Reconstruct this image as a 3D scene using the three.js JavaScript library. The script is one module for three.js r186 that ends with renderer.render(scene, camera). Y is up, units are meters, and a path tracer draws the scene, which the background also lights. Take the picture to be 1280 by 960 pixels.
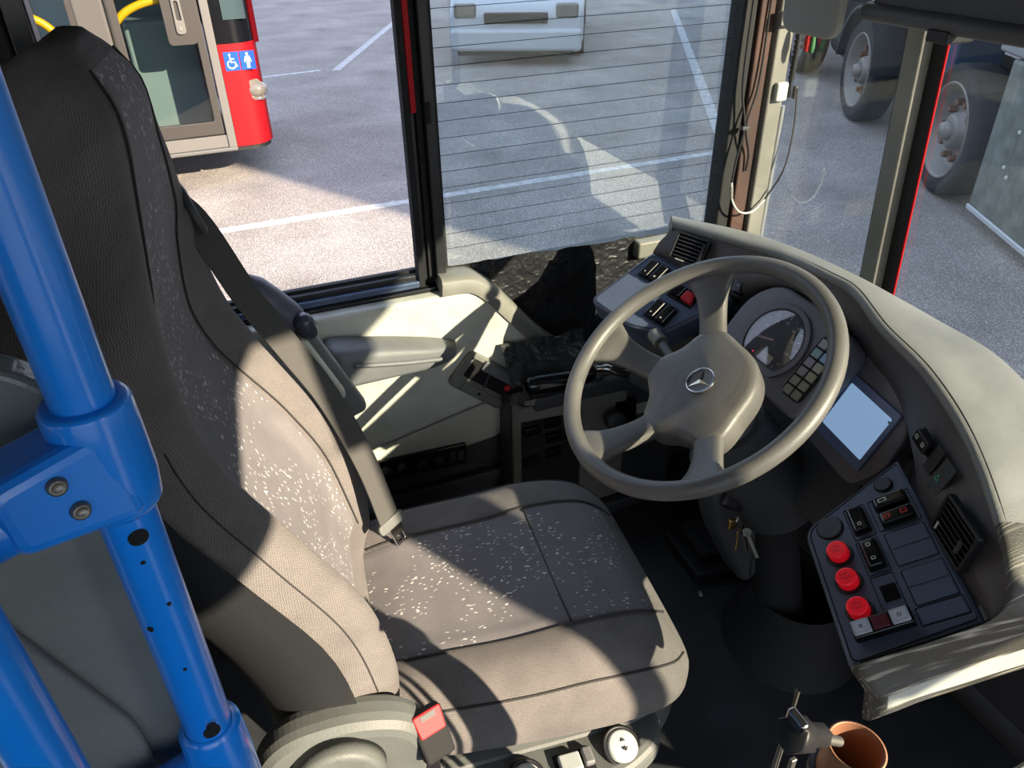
import * as THREE from 'three';
import { RoundedBoxGeometry } from 'three/addons/geometries/RoundedBoxGeometry.js';
import { mergeGeometries, toCreasedNormals } from 'three/addons/utils/BufferGeometryUtils.js';

// ───────────────────────── camera, sky, sun, exposure ─────────────────────────
const scene = new THREE.Scene();
const renderer = new THREE.WebGLRenderer({ antialias: true });
renderer.toneMapping = THREE.LinearToneMapping;
renderer.toneMappingExposure = 4.6;
renderer.shadowMap.enabled = true;
// x = forward in the bus, y = up (0 on the driver's platform), z = towards the door side
const camera = new THREE.PerspectiveCamera(53.07, 4 / 3, 0.05, 200);
camera.position.set(0, 1.45, 0.86);
camera.up.set(0.2217, 0.8386, -0.4977);
camera.lookAt(0 + 0.3106, 1.45 - 0.5445, 0.86 - 0.7791);
const SUN = new THREE.Vector3(0.49, 0.45, 0.87).normalize();
{   // hazy clear sky: pale at the horizon, blue overhead, a little brighter round the sun
  const w = 256, h = 128, d = new Float32Array(w * h * 4), dir = new THREE.Vector3();
  for (let y = 0; y < h; y++) for (let x = 0; x < w; x++) {
    const el = ((y + 0.5) / h - 0.5) * Math.PI, az = ((x + 0.5) / w - 0.5) * 2 * Math.PI;
    dir.set(Math.cos(el) * Math.cos(az), Math.sin(el), Math.cos(el) * Math.sin(az));
    const up = Math.max(0, dir.y), k = Math.pow(1 - up, 2.2), g = 0.35 * Math.pow(Math.max(0, dir.dot(SUN)), 6), o = (y * w + x) * 4;
    d[o] = 0.25 + 0.2 * k + g; d[o + 1] = 0.30 + 0.175 * k + 0.95 * g; d[o + 2] = 0.43 + 0.11 * k + 0.86 * g; d[o + 3] = 1;
  }
  const t = new THREE.DataTexture(d, w, h, THREE.RGBAFormat, THREE.FloatType);
  t.mapping = THREE.EquirectangularReflectionMapping; t.magFilter = t.minFilter = THREE.LinearFilter; t.needsUpdate = true;
  scene.background = t; scene.environment = t;
}
const sun = new THREE.DirectionalLight(new THREE.Color(1.0, 0.83, 0.62), 3.8);
sun.name = 'sun';
sun.position.copy(SUN).multiplyScalar(40);
sun.castShadow = true; sun.shadow.mapSize.set(4096, 4096);
Object.assign(sun.shadow.camera, { left: -22, right: 22, top: 22, bottom: -22, near: 1, far: 120 });
scene.add(sun);

// ───────────────────────── helpers ─────────────────────────
const V = (x, y, z) => new THREE.Vector3(x, y, z);
let seed = 7;
const rnd = () => { seed = (seed * 1664525 + 1013904223) >>> 0; return seed / 4294967296; };
const used = new Map(), baseOf = new WeakMap();
function numbered(n) { const k = used.get(n) ?? 0; used.set(n, k + 1); return k ? n + '_' + String(k).padStart(3, '0') : n; }
function thing(name, label, category, base = [0, 0, 0], group) {
  const g = new THREE.Group(); g.name = numbered(name); g.position.set(...base); scene.add(g);
  g.userData = { label, category }; if (group) g.userData.group = group;
  baseOf.set(g, base); return g;
}
function structure(name, label, category, base = [0, 0, 0]) { const g = thing(name, label, category, base); g.userData.kind = 'structure'; return g; }
function boxUV(geo) {
  const g = geo.index ? geo.toNonIndexed() : geo, p = g.attributes.position, uv = new Float32Array(p.count * 2);
  const a = V(), b = V(), c = V(), n = V();
  for (let i = 0; i < p.count; i += 3) {
    a.fromBufferAttribute(p, i); b.fromBufferAttribute(p, i + 1); c.fromBufferAttribute(p, i + 2);
    n.copy(b).sub(a).cross(c.clone().sub(a));
    const ax = Math.abs(n.x), ay = Math.abs(n.y), az = Math.abs(n.z);
    [a, b, c].forEach((q, k) => {
      const [s, t] = ax > ay && ax > az ? [q.z, q.y] : ay > az ? [q.x, q.z] : [q.x, q.y];
      uv[(i + k) * 2] = s; uv[(i + k) * 2 + 1] = t;
    });
  }
  g.setAttribute('uv', new THREE.BufferAttribute(uv, 2)); return g;
}
function mesh(name, geo, material, parent, keepUV) {
  let g = geo;
  const b = baseOf.get(parent);
  if (b) g.translate(-b[0], -b[1], -b[2]);
  if (!keepUV && (material.map || material.bumpMap || material.roughnessMap)) g = boxUV(g);
  const m = new THREE.Mesh(g, material); m.name = name; m.castShadow = m.receiveShadow = true;
  if (b) baseOf.set(m, b);
  parent.add(m); return m;
}
const box = (x0, x1, y0, y1, z0, z1, r = 0) => {
  const w = x1 - x0, h = y1 - y0, d = z1 - z0;
  const g = r > 0 ? new RoundedBoxGeometry(w, h, d, 3, Math.min(r, w / 2.01, h / 2.01, d / 2.01)) : new THREE.BoxGeometry(w, h, d);
  return g.translate((x0 + x1) / 2, (y0 + y1) / 2, (z0 + z1) / 2);
};
const cbox = (w, h, d, x, y, z, r = 0) => box(x - w / 2, x + w / 2, y - h / 2, y + h / 2, z - d / 2, z + d / 2, r);
const curve = (pts, closed = false) => new THREE.CatmullRomCurve3(pts.map((p) => Array.isArray(p) ? V(...p) : p), closed, 'centripetal');
const tube = (pts, r, seg = 40, rad = 10, closed = false) => new THREE.TubeGeometry(curve(pts, closed), seg, r, rad, closed);
function rod(a, b, r0, r1 = r0, rad = 24) {
  const A = V(...a), B = V(...b), d = B.clone().sub(A), g = new THREE.CylinderGeometry(r1, r0, d.length(), rad, 1);
  g.applyQuaternion(new THREE.Quaternion().setFromUnitVectors(V(0, 1, 0), d.clone().normalize()));
  return g.translate(...A.add(B).multiplyScalar(0.5).toArray());
}
function lathe(profile, at, axis = [0, 1, 0], seg = 40) {
  const g = new THREE.LatheGeometry(profile.map(([r, h]) => new THREE.Vector2(r, h)), seg);
  g.applyQuaternion(new THREE.Quaternion().setFromUnitVectors(V(0, 1, 0), V(...axis).normalize()));
  return g.translate(...at);
}
const shape = (pts) => new THREE.Shape(pts.map(([x, y]) => new THREE.Vector2(x, y)));
function roundShape(pts, r) {   // polygon with rounded corners
  const s = new THREE.Shape(), n = pts.length;
  for (let i = 0; i < n; i++) {
    const p = new THREE.Vector2(...pts[i]), a = new THREE.Vector2(...pts[(i + n - 1) % n]).sub(p), b = new THREE.Vector2(...pts[(i + 1) % n]).sub(p);
    const rr = Math.min(Array.isArray(r) ? r[i] : r, a.length() / 2.05, b.length() / 2.05);
    const q0 = p.clone().add(a.setLength(rr)), q1 = p.clone().add(b.setLength(rr));
    i ? s.lineTo(q0.x, q0.y) : s.moveTo(q0.x, q0.y);
    s.quadraticCurveTo(p.x, p.y, q1.x, q1.y);
  }
  s.closePath(); return s;
}
function ext(s, depth, bevel = 0, z0 = 0, seg = 10) {   // from z0 to z0 + depth, bevel inside that
  const b = Math.min(bevel, depth / 2.1);
  const g = new THREE.ExtrudeGeometry(s, { depth: Math.max(1e-5, depth - 2 * b), bevelEnabled: b > 0, bevelThickness: b, bevelSize: b, bevelOffset: -b, bevelSegments: 3, curveSegments: seg });
  return g.translate(0, 0, z0 + b);
}
const rect = (u, v, w, h, r = 0.002, turn = 0) => {
  const c = Math.cos(turn), s = Math.sin(turn);
  return roundShape([[-w / 2, -h / 2], [w / 2, -h / 2], [w / 2, h / 2], [-w / 2, h / 2]].map(([x, y]) => [u + x * c - y * s, v + x * s + y * c]), r);
};
const disc = (u, v, r, n = 28) => { const s = new THREE.Shape(); s.absarc(u, v, r, 0, Math.PI * 2, false); return s; };
function frame(o, n, uh) {       // matrix of a panel: local x = u, y = v, z = n
  const N = V(...n).normalize(), U = V(...uh); U.addScaledVector(N, -U.dot(N)).normalize();
  const W = N.clone().cross(U), m = new THREE.Matrix4().makeBasis(U, W, N); m.setPosition(...o); return m;
}
function loft(rows, { closed = false, capA = false, capB = false } = {}) {
  const R = rows.length, N = rows[0].length, pos = [], uv = [], idx = [];
  const cols = closed ? N + 1 : N, vl = [0];
  for (let i = 1; i < R; i++) { let s = 0; for (let j = 0; j < N; j++) s += rows[i][j].distanceTo(rows[i - 1][j]); vl.push(vl[i - 1] + s / N); }
  for (let i = 0; i < R; i++) {
    let s = 0;
    for (let j = 0; j < cols; j++) {
      const p = rows[i][j % N]; if (j) s += p.distanceTo(rows[i][(j - 1) % N]);
      pos.push(p.x, p.y, p.z); uv.push(s, vl[i]);
    }
  }
  for (let i = 0; i < R - 1; i++) for (let j = 0; j < cols - 1; j++) {
    const a = i * cols + j, b = a + 1, c = a + cols, d = c + 1; idx.push(a, b, d, a, d, c);
  }
  const cap = (i, flip) => {
    const c = V(); rows[i].forEach((p) => c.add(p)); c.divideScalar(N);
    const k = pos.length / 3; pos.push(c.x, c.y, c.z); uv.push(0, 0);
    for (let j = 0; j < cols - 1; j++) flip ? idx.push(k, i * cols + j + 1, i * cols + j) : idx.push(k, i * cols + j, i * cols + j + 1);
  };
  if (capA) cap(0, true); if (capB) cap(R - 1, false);
  const g = new THREE.BufferGeometry();
  g.setAttribute('position', new THREE.Float32BufferAttribute(pos, 3)); g.setAttribute('uv', new THREE.Float32BufferAttribute(uv, 2)); g.setIndex(idx);
  g.computeVertexNormals();
  if (closed) {                    // same normal on both sides of the seam
    const nn = g.attributes.normal;
    for (let i = 0; i < R; i++) { const a = i * cols, b = a + cols - 1, v = V().fromBufferAttribute(nn, a).add(V().fromBufferAttribute(nn, b)).normalize(); nn.setXYZ(a, v.x, v.y, v.z); nn.setXYZ(b, v.x, v.y, v.z); }
  }
  return g;
}
const lerp = (a, b, t) => a + (b - a) * t;
function interp(table, x) {       // smooth table lookup [[x, y], ...]
  if (x <= table[0][0]) return table[0][1];
  for (let i = 1; i < table.length; i++) if (x <= table[i][0]) {
    const [x0, y0] = table[i - 1], [x1, y1] = table[i], h = x1 - x0, t = (x - x0) / h;
    const m = (k) => { const a = table[Math.max(0, k - 1)], b = table[Math.min(table.length - 1, k + 1)]; return (b[1] - a[1]) / (b[0] - a[0]); };
    const m0 = m(i - 1) * h, m1 = m(i) * h;
    return (2 * t ** 3 - 3 * t * t + 1) * y0 + (t ** 3 - 2 * t * t + t) * m0 + (-2 * t ** 3 + 3 * t * t) * y1 + (t ** 3 - t * t) * m1;
  }
  return table[table.length - 1][1];
}
const merge = (list) => mergeGeometries(list.map((g) => { const q = g.index ? g.toNonIndexed() : g; for (const k of Object.keys(q.attributes)) if (!['position', 'normal', 'uv'].includes(k)) q.deleteAttribute(k); return q; }));

// ───────────────────────── textures ─────────────────────────
function hash(x, y, s) { let h = (x * 374761393 + y * 668265263 + s * 974711) | 0; h = Math.imul(h ^ (h >>> 13), 1274126177); h ^= h >>> 16; return (h >>> 0) / 4294967296; }
function noise(x, y, p, s) {      // value noise, period p
  const xi = Math.floor(x), yi = Math.floor(y), fx = x - xi, fy = y - yi, u = fx * fx * (3 - 2 * fx), v = fy * fy * (3 - 2 * fy), w = (a) => ((a % p) + p) % p;
  return lerp(lerp(hash(w(xi), w(yi), s), hash(w(xi + 1), w(yi), s), u), lerp(hash(w(xi), w(yi + 1), s), hash(w(xi + 1), w(yi + 1), s), u), v);
}
const fbm = (x, y, p, s, o = 4) => { let a = 0, k = 0.5, t = 0; for (let i = 0; i < o; i++) { a += k * noise(x, y, p, s + i); t += k; k /= 2; x *= 2; y *= 2; p *= 2; } return a / t; };
function tex(n, size, fn, srgb = true) {
  const d = new Uint8Array(n * n * 4);
  for (let y = 0; y < n; y++) for (let x = 0; x < n; x++) {
    const c = fn(x / n, y / n, x, y), o = (y * n + x) * 4;
    const [r, g, b] = Array.isArray(c) ? c : [c, c, c];
    d[o] = Math.max(0, Math.min(255, r)); d[o + 1] = Math.max(0, Math.min(255, g)); d[o + 2] = Math.max(0, Math.min(255, b)); d[o + 3] = 255;
  }
  const t = new THREE.DataTexture(d, n, n); t.wrapS = t.wrapT = THREE.RepeatWrapping; t.magFilter = THREE.LinearFilter; t.minFilter = THREE.LinearMipmapLinearFilter;
  t.repeat.set(1 / size, 1 / size); if (srgb) t.colorSpace = THREE.SRGBColorSpace; t.needsUpdate = true; return t;
}
function canvasTex(w, h, draw) {
  const c = document.createElement('canvas'); c.width = w; c.height = h; draw(c.getContext('2d'), w, h);
  const t = new THREE.CanvasTexture(c); t.colorSpace = THREE.SRGBColorSpace; return t;
}
const weaveBump = tex(256, 0.05, (u, v, x, y) => 120 + 60 * Math.sin(u * Math.PI * 2 * 20 + Math.sin(v * Math.PI * 2 * 10)) * Math.sin(v * Math.PI * 2 * 20) + 60 * (hash(x, y, 3) - 0.5), false);
const weave = (r, g, b, speck) => tex(512, 0.22, (u, v, x, y) => {
  const w = 0.82 + 0.26 * Math.sin(u * Math.PI * 2 * 70 + 1.2 * Math.sin(v * Math.PI * 2 * 35)) * Math.sin(v * Math.PI * 2 * 70) + 0.22 * (hash(x, y, 5) - 0.5), m = 0.9 + 0.2 * fbm(u * 6, v * 6, 6, 11);
  return [r * w * m, g * w * m, b * w * m];
});
function speckled(r, g, b) {      // plain velour with small printed pale flecks
  const n = 1024, hits = new Float32Array(n * n);
  for (let k = 0; k < 620; k++) {
    const cx = rnd() * n, cy = rnd() * n, L = 4 + rnd() * 7, W = 2 + rnd() * 2.4, a = (rnd() - 0.5) * 0.9 + 1.57;
    const dens = noise(cx / n * 5, cy / n * 5, 5, 77); if (dens < 0.36) continue;
    for (let dy = -10; dy <= 10; dy++) for (let dx = -10; dx <= 10; dx++) {
      const p = dx * Math.cos(a) + dy * Math.sin(a), q = -dx * Math.sin(a) + dy * Math.cos(a);
      if ((p / L) ** 2 + (q / W) ** 2 < 0.75 + 0.5 * hash(dx + 20, dy + 20, k)) hits[((cy + dy + n) % n | 0) * n + ((cx + dx + n) % n | 0)] = 0.45 + 0.55 * hash(k, 1, 9);
    }
  }
  return tex(n, 0.34, (u, v, x, y) => {
    const w = 0.93 + 0.16 * (hash(x >> 1, y >> 1, 5) - 0.5) + 0.14 * (fbm(u * 8, v * 8, 8, 21) - 0.5), h = hits[y * n + x];
    return [lerp(r * w, 222, h), lerp(g * w, 220, h), lerp(b * w, 214, h)];
  });
}
const grainBump = tex(256, 0.06, (u, v, x, y) => 255 * (0.6 * fbm(u * 40, v * 40, 40, 4, 2) + 0.4 * hash(x, y, 8)), false);
const peelBump = tex(256, 0.12, (u, v) => 255 * fbm(u * 30, v * 30, 30, 14, 2), false);
const asphaltMap = tex(1024, 2.2, (u, v, x, y) => {
  const s = hash(x >> 1, y >> 1, 2), s2 = hash(x, y, 6), m = 0.86 + 0.28 * fbm(u * 5, v * 5, 5, 31), k = (s > 0.9 ? 1.45 : s < 0.12 ? 0.72 : 0.95 + 0.2 * (s2 - 0.5)) * m;
  return [148 * k, 142 * k, 138 * k];
});
const asphaltBump = tex(512, 1.1, (u, v, x, y) => 255 * hash(x >> 1, y >> 1, 2), false);
const creamMap = tex(512, 0.5, (u, v, x, y) => {
  const m = fbm(u * 5, v * 5, 5, 41), st = Math.max(0, fbm(u * 11, v * 11, 11, 51) - 0.6) * 2.2, w = 0.95 + 0.1 * m - 0.16 * st + 0.04 * (hash(x, y, 1) - 0.5);
  return [190 * w, 190 * w, 178 * w];
});
const plasticMap = (r, g, b, wear = 0.1) => tex(512, 0.4, (u, v, x, y) => {
  const k = 1 + wear * (fbm(u * 6, v * 6, 6, 61) - 0.5) * 2 + 0.06 * (hash(x, y, 12) - 0.5); return [r * k, g * k, b * k];
});
const scratchMap = tex(512, 0.25, (u, v, x, y) => {   // dark plastic rubbed pale along fine streaks
  const st = fbm(u * 60, v * 5, 60, 71, 3), k = st > 0.56 ? 1 + (st - 0.56) * 6 : 1, w = 0.9 + 0.2 * hash(x, y, 3);
  return [70 * k * w, 68 * k * w, 62 * k * w];
});
scratchMap.wrapS = scratchMap.wrapT = THREE.MirroredRepeatWrapping;
const metalScratch = tex(256, 0.2, (u, v) => 255 * (0.35 + 0.4 * fbm(u * 3, v * 60, 60, 81, 3)), false);

// ───────────────────────── materials ─────────────────────────
const std = (color, roughness = 0.6, extra = {}) => new THREE.MeshStandardMaterial({ color, roughness, ...extra });
const phy = (color, roughness = 0.6, extra = {}) => new THREE.MeshPhysicalMaterial({ color, roughness, ...extra });
const M = {
  fabric: phy(0xffffff, 0.95, { map: weave(122, 118, 116), bumpMap: weaveBump, bumpScale: 0.0012, sheen: 0.3, sheenColor: new THREE.Color(0.5, 0.48, 0.46), sheenRoughness: 0.6 }),
  fabricDot: phy(0xffffff, 0.95, { map: speckled(112, 110, 112), bumpMap: weaveBump, bumpScale: 0.0004, sheen: 0.25, sheenColor: new THREE.Color(0.5, 0.48, 0.46), sheenRoughness: 0.6 }),
  piping: std(0x2e2c2c, 0.9),
  belt: std(0xffffff, 0.8, { map: plasticMap(66, 66, 64, 0.05), bumpMap: weaveBump, bumpScale: 0.0005 }),
  darkPlastic: std(0xffffff, 0.5, { map: plasticMap(58, 60, 64, 0.08), bumpMap: grainBump, bumpScale: 0.0003 }),
  dashPlastic: std(0xffffff, 0.48, { map: plasticMap(84, 85, 88, 0.1), bumpMap: grainBump, bumpScale: 0.0003 }),
  hood: std(0xffffff, 0.5, { map: plasticMap(126, 127, 124, 0.12), bumpMap: grainBump, bumpScale: 0.0003 }),
  panelBlue: std(0xffffff, 0.42, { map: plasticMap(82, 92, 114, 0.06), bumpMap: grainBump, bumpScale: 0.0002 }),
  clusterFace: std(0xffffff, 0.5, { map: plasticMap(108, 105, 112, 0.05), bumpMap: grainBump, bumpScale: 0.0002 }),
  scratched: std(0xffffff, 0.45, { map: scratchMap, bumpMap: grainBump, bumpScale: 0.0003 }),
  black: std(0x16171a, 0.5), blackGloss: std(0x0d0e11, 0.18), blackMatt: std(0x121315, 0.85), groove: std(0x0b0b0d, 0.9),
  rubber: std(0x1a1a1b, 0.75, { bumpMap: grainBump, bumpScale: 0.0003 }),
  wheel: std(0xffffff, 0.42, { map: plasticMap(100, 98, 95, 0.14), bumpMap: grainBump, bumpScale: 0.0002 }),
  cream: std(0xffffff, 0.55, { map: creamMap, bumpMap: grainBump, bumpScale: 0.0002 }),
  greyTrim: std(0xffffff, 0.5, { map: plasticMap(116, 115, 108, 0.12), bumpMap: grainBump, bumpScale: 0.0003 }),
  armrest: std(0xffffff, 0.5, { map: plasticMap(106, 108, 110, 0.08), bumpMap: grainBump, bumpScale: 0.0004 }),
  seatPlastic: std(0xffffff, 0.55, { map: plasticMap(86, 90, 88, 0.1), bumpMap: grainBump, bumpScale: 0.0003 }),
  paleButton: std(0x9fa6a5, 0.45), whitePlastic: std(0xb9bcb4, 0.5),
  steel: std(0xb8b8b4, 0.3, { metalness: 1, roughnessMap: metalScratch }), chrome: std(0xd8d8d8, 0.12, { metalness: 1 }), dullSteel: std(0x8b8b86, 0.5, { metalness: 1 }),
  brass: std(0xa98c56, 0.35, { metalness: 1 }), copper: std(0x9a6f55, 0.5, { metalness: 0.4 }),
  blue: phy(0x0d86f2, 0.32, { clearcoat: 0.6, clearcoatRoughness: 0.12, bumpMap: peelBump, bumpScale: 0.00008 }),
  doorPanel: std(0xffffff, 0.28, { map: plasticMap(122, 126, 124, 0.08), bumpMap: peelBump, bumpScale: 0.0005 }),
  floor: std(0xffffff, 0.7, { map: plasticMap(46, 48, 52, 0.25), bumpMap: grainBump, bumpScale: 0.0004 }),
  wallGrey: std(0xffffff, 0.6, { map: plasticMap(118, 119, 120, 0.08) }),
  ceiling: std(0x8f908e, 0.8),
  tape: std(0xffffff, 0.42, { map: plasticMap(30, 31, 34, 0.25), bumpMap: tex(256, 0.16, (u, v) => { const a = fbm(u * 7, v * 7, 7, 91, 3); return 255 * Math.abs(2 * a - 1) * 2; }, false), bumpScale: 0.0018 }),
  glass: phy(0xf2f7f6, 0.0, { transmission: 1, thickness: 0, ior: 1.5 }),
  tinted: phy(0xeaf2f2, 0.0, { transmission: 1, thickness: 0, ior: 1.5 }),
  asphalt: std(0xffffff, 0.92, { map: asphaltMap, bumpMap: asphaltBump, bumpScale: 0.006 }),
  paint: std(0xffffff, 0.8, { map: tex(256, 0.5, (u, v, x, y) => { const k = 0.8 + 0.3 * (hash(x, y, 4) - 0.5) + 0.3 * (fbm(u * 12, v * 12, 12, 101) - 0.5); return [214 * k, 214 * k, 214 * k]; }) }),
  red: phy(0xa40a14, 0.55, { specularIntensity: 0.4 }), redDark: std(0x5a1512, 0.6), brown: std(0xffffff, 0.7, { map: plasticMap(64, 44, 38, 0.3) }),
  redLens: std(0xe0182a, 0.25, { emissive: 0xe01828, emissiveIntensity: 0.05 }), redPlastic: std(0xc2232f, 0.35), buckleRed: std(0xd8161c, 0.6),
  screen: std(0x202838, 0.15, { emissive: 0x9fc4ee, emissiveIntensity: 0.13 }), bezel: std(0x6c7ca2, 0.3),
  busGrey: std(0x5f5d5b, 0.5), busDark: std(0x34312f, 0.45), busInside: std(0x6b7270, 0.6), yellow: std(0xd89c00, 0.4), lampGlass: phy(0x6e6a62, 0.08, { clearcoat: 1 }),
  tyre: std(0x2c2e31, 0.85, { bumpMap: grainBump, bumpScale: 0.002 }), rim: std(0x7f7c78, 0.5, { metalness: 0.4 }), nut: std(0x7a5a4c, 0.6, { metalness: 0.4 }), flap: std(0xffffff, 0.6, { map: plasticMap(108, 112, 108, 0.2) }), chassis: std(0x23262b, 0.7), blueFrame: std(0x24405f, 0.6),
  white: phy(0xb4b8bd, 0.3, { clearcoat: 0.7 }), silver: std(0x9c9fa1, 0.4, { metalness: 0.6 }),
};

// ───────────────────────── ground and the shading hall ─────────────────────────
const ground = structure('ground', 'grey asphalt yard outside the bus', 'asphalt', [0, -0.75, 0]);
mesh('asphalt', box(-60, 60, -0.95, -0.75, -60, 60), M.asphalt, ground);
const marking = (label, a, b, w) => {
  const g = thing('painted_line', label, 'road marking', [(a[0] + b[0]) / 2, -0.75, (a[1] + b[1]) / 2], 'painted lines on the yard');
  const L = Math.hypot(b[0] - a[0], b[1] - a[1]), q = new THREE.BoxGeometry(L, 0.004, w).translate(0, 0.002, 0);
  baseOf.delete(g); mesh('paint', q, M.paint, g); g.rotation.y = -Math.atan2(b[1] - a[1], b[0] - a[0]);
};
marking('long white line painted along the bus side on asphalt', [-3, -5.16], [4.6, -5.27], 0.1);
marking('white bay line painted slantwise towards the truck wheels', [9.6, -13.9], [5.0, -5.75], 0.12);
marking('short white bay line ending beside the red bus', [4.4, -15.8], [2.1, -11.0], 0.12);
marking('white cross line painted beyond the red bus nose', [-2, -10.6], [1.9, -11.1], 0.1);
const hall = structure('depot_hall', 'tall plain depot hall beyond the front of the bus', 'building', [9.2, -0.75, 8.9]);
{
  const q = new THREE.BoxGeometry(34, 16, 6).translate(17, 8, 3);
  q.rotateY(Math.atan2(0.49, 0.87)); baseOf.delete(hall); mesh('hall_wall', q, M.wallGrey, hall);
}

// ───────────────────────── shell of the bus cab ─────────────────────────
const floor = structure('floor', 'dark grey vinyl floor of the driver platform', 'floor');
mesh('platform', box(-3, 1.22, -0.3, 0, -0.66, 0.46, 0.01), M.floor, floor);
const aisle = structure('floor_aisle', 'lower dark floor of the aisle beside the cab', 'floor', [0, -0.36, 1]);
mesh('aisle_floor', box(-3, 1.32, -0.42, -0.3, 0.4, 1.8), M.floor, aisle);
const ceil = structure('ceiling', 'pale ceiling above the cab', 'ceiling', [0, 2, 0.5]);
mesh('ceiling_panel', box(-3, 1.42, 1.98, 2.06, -0.75, 1.85), M.ceiling, ceil);
const back = structure('wall_back', 'grey bulkhead far behind the seat', 'wall', [-3, 0, 0.5]);
mesh('bulkhead', box(-3.06, -3, -0.4, 2.0, -0.75, 1.85), M.wallGrey, back);

const wl = structure('wall_left', 'driver side wall under and around the windows', 'wall', [0, 0, -0.68]);
mesh('lower_wall', box(-3, 1.3, -0.55, 0.70, -0.74, -0.66), M.darkPlastic, wl);
mesh('roof_rail', box(-3, 1.4, 1.5, 1.99, -0.74, -0.66), M.wallGrey, wl);
mesh('rear_side_wall', box(-3, -0.42, 0.70, 1.5, -0.74, -0.66), M.wallGrey, wl);
const wr = structure('wall_right', 'door side wall of the bus with an open doorway', 'wall', [0, 0, 1.79]);
mesh('header', ext(shape([[-3, 2.0], [-3, 1.5], [0.72, 1.54], [0.9, 1.68], [1.17, 1.93], [1.36, 1.95], [1.36, 2.0]]), 0.07, 0, 1.76), M.wallGrey, wr);
mesh('waist_wall', box(-3, 0.72, -0.4, 0.55, 1.76, 1.83), M.wallGrey, wr);
mesh('door_pillar', box(0.38, 0.72, 0.55, 1.6, 1.76, 1.83), M.wallGrey, wr);
mesh('window_pillar', box(-1.5, -1.4, 0.55, 1.55, 1.76, 1.83), M.wallGrey, wr);
mesh('side_glass', box(-3, 0.38, 0.55, 1.52, 1.79, 1.792), M.glass, wr);
mesh('door_pillar', box(1.312, 1.336, -0.4, 1.96, 1.76, 1.83), M.wallGrey, wr);
const wf = structure('wall_front', 'front panel of the bus below the windscreen', 'wall', [1.3, 0, 0.5]);
mesh('front_panel', box(1.26, 1.36, -0.5, 0.6, -0.74, 1.83), M.dashPlastic, wf);
mesh('corner_cover', box(1.316, 1.36, 1.262, 1.9, 1.58, 1.76), M.wallGrey, wf);
mesh('front_header', box(1.26, 1.4, 1.7, 1.99, -0.74, 1.83), M.wallGrey, wf);

// B pillar behind the sliding window
const bp = structure('trim_1', 'grey and black pillar trim behind the driver seat', 'trim', [-0.3, 0.7, -0.66]);
mesh('pillar_trim', box(-0.42, -0.255, 0.6, 1.72, -0.70, -0.62, 0.012), M.wallGrey, bp);
mesh('rubber_seal', box(-0.255, -0.235, 0.66, 1.72, -0.69, -0.63, 0.004), M.rubber, bp);
mesh('window_channel', box(-0.232, -0.195, 0.66, 1.72, -0.69, -0.63, 0.006), M.blackGloss, bp);

// sliding window (open) and fixed window
const w1 = structure('window_1', 'open sliding side window with black frame beside the seat', 'window', [0.1, 0.7, -0.66]);
mesh('bottom_rail', box(-0.2, 0.40, 0.712, 0.738, -0.695, -0.648, 0.004), M.black, w1);
mesh('rail_face', box(-0.2, 0.385, 0.712, 0.727, -0.648, -0.636, 0.003), std(0x5a6a85, 0.25, { metalness: 0.6 }), w1);
mesh('rail_base', box(-0.2, 0.44, 0.682, 0.712, -0.69, -0.63, 0.006), M.blackGloss, w1);
mesh('brush_strip', box(-0.2, 0.39, 0.738, 0.744, -0.675, -0.665), M.rubber, w1);
mesh('post_front_rail', box(0.424, 0.446, 0.70, 1.72, -0.70, -0.632, 0.004), M.black, w1);
mesh('post_channel', box(0.411, 0.424, 0.70, 1.72, -0.68, -0.648, 0.002), M.blackMatt, w1);
mesh('post_rear_rail', box(0.384, 0.398, 0.70, 1.72, -0.665, -0.638, 0.003), M.blackMatt, w1);
mesh('red_strip', box(0.399, 0.411, 1.08, 1.72, -0.68, -0.642, 0.002), M.red, w1);
mesh('dark_strip', box(0.399, 0.409, 0.70, 1.08, -0.70, -0.655, 0.002), M.black, w1);
mesh('catch', box(0.426, 0.436, 1.06, 1.10, -0.634, -0.626, 0.003), M.blackMatt, w1);
const w2 = structure('window_2', 'fixed tinted side window with fine heating wires', 'window', [0.8, 0.7, -0.66]);
mesh('glass_pane', box(0.446, 1.172, 0.70, 1.72, -0.676, -0.674), M.tinted, w2);
for (let k = 0; k < 20; k++) mesh('heating_wire', rod([0.446, 0.775 + k * 0.0345, -0.672], [1.172, 0.775 + k * 0.0345, -0.672], 0.0006, 0.0006, 5), M.blackMatt, w2);
mesh('edge_seal', box(0.444, 0.458, 0.70, 1.72, -0.674, -0.655, 0.003), M.rubber, w2);

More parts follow.
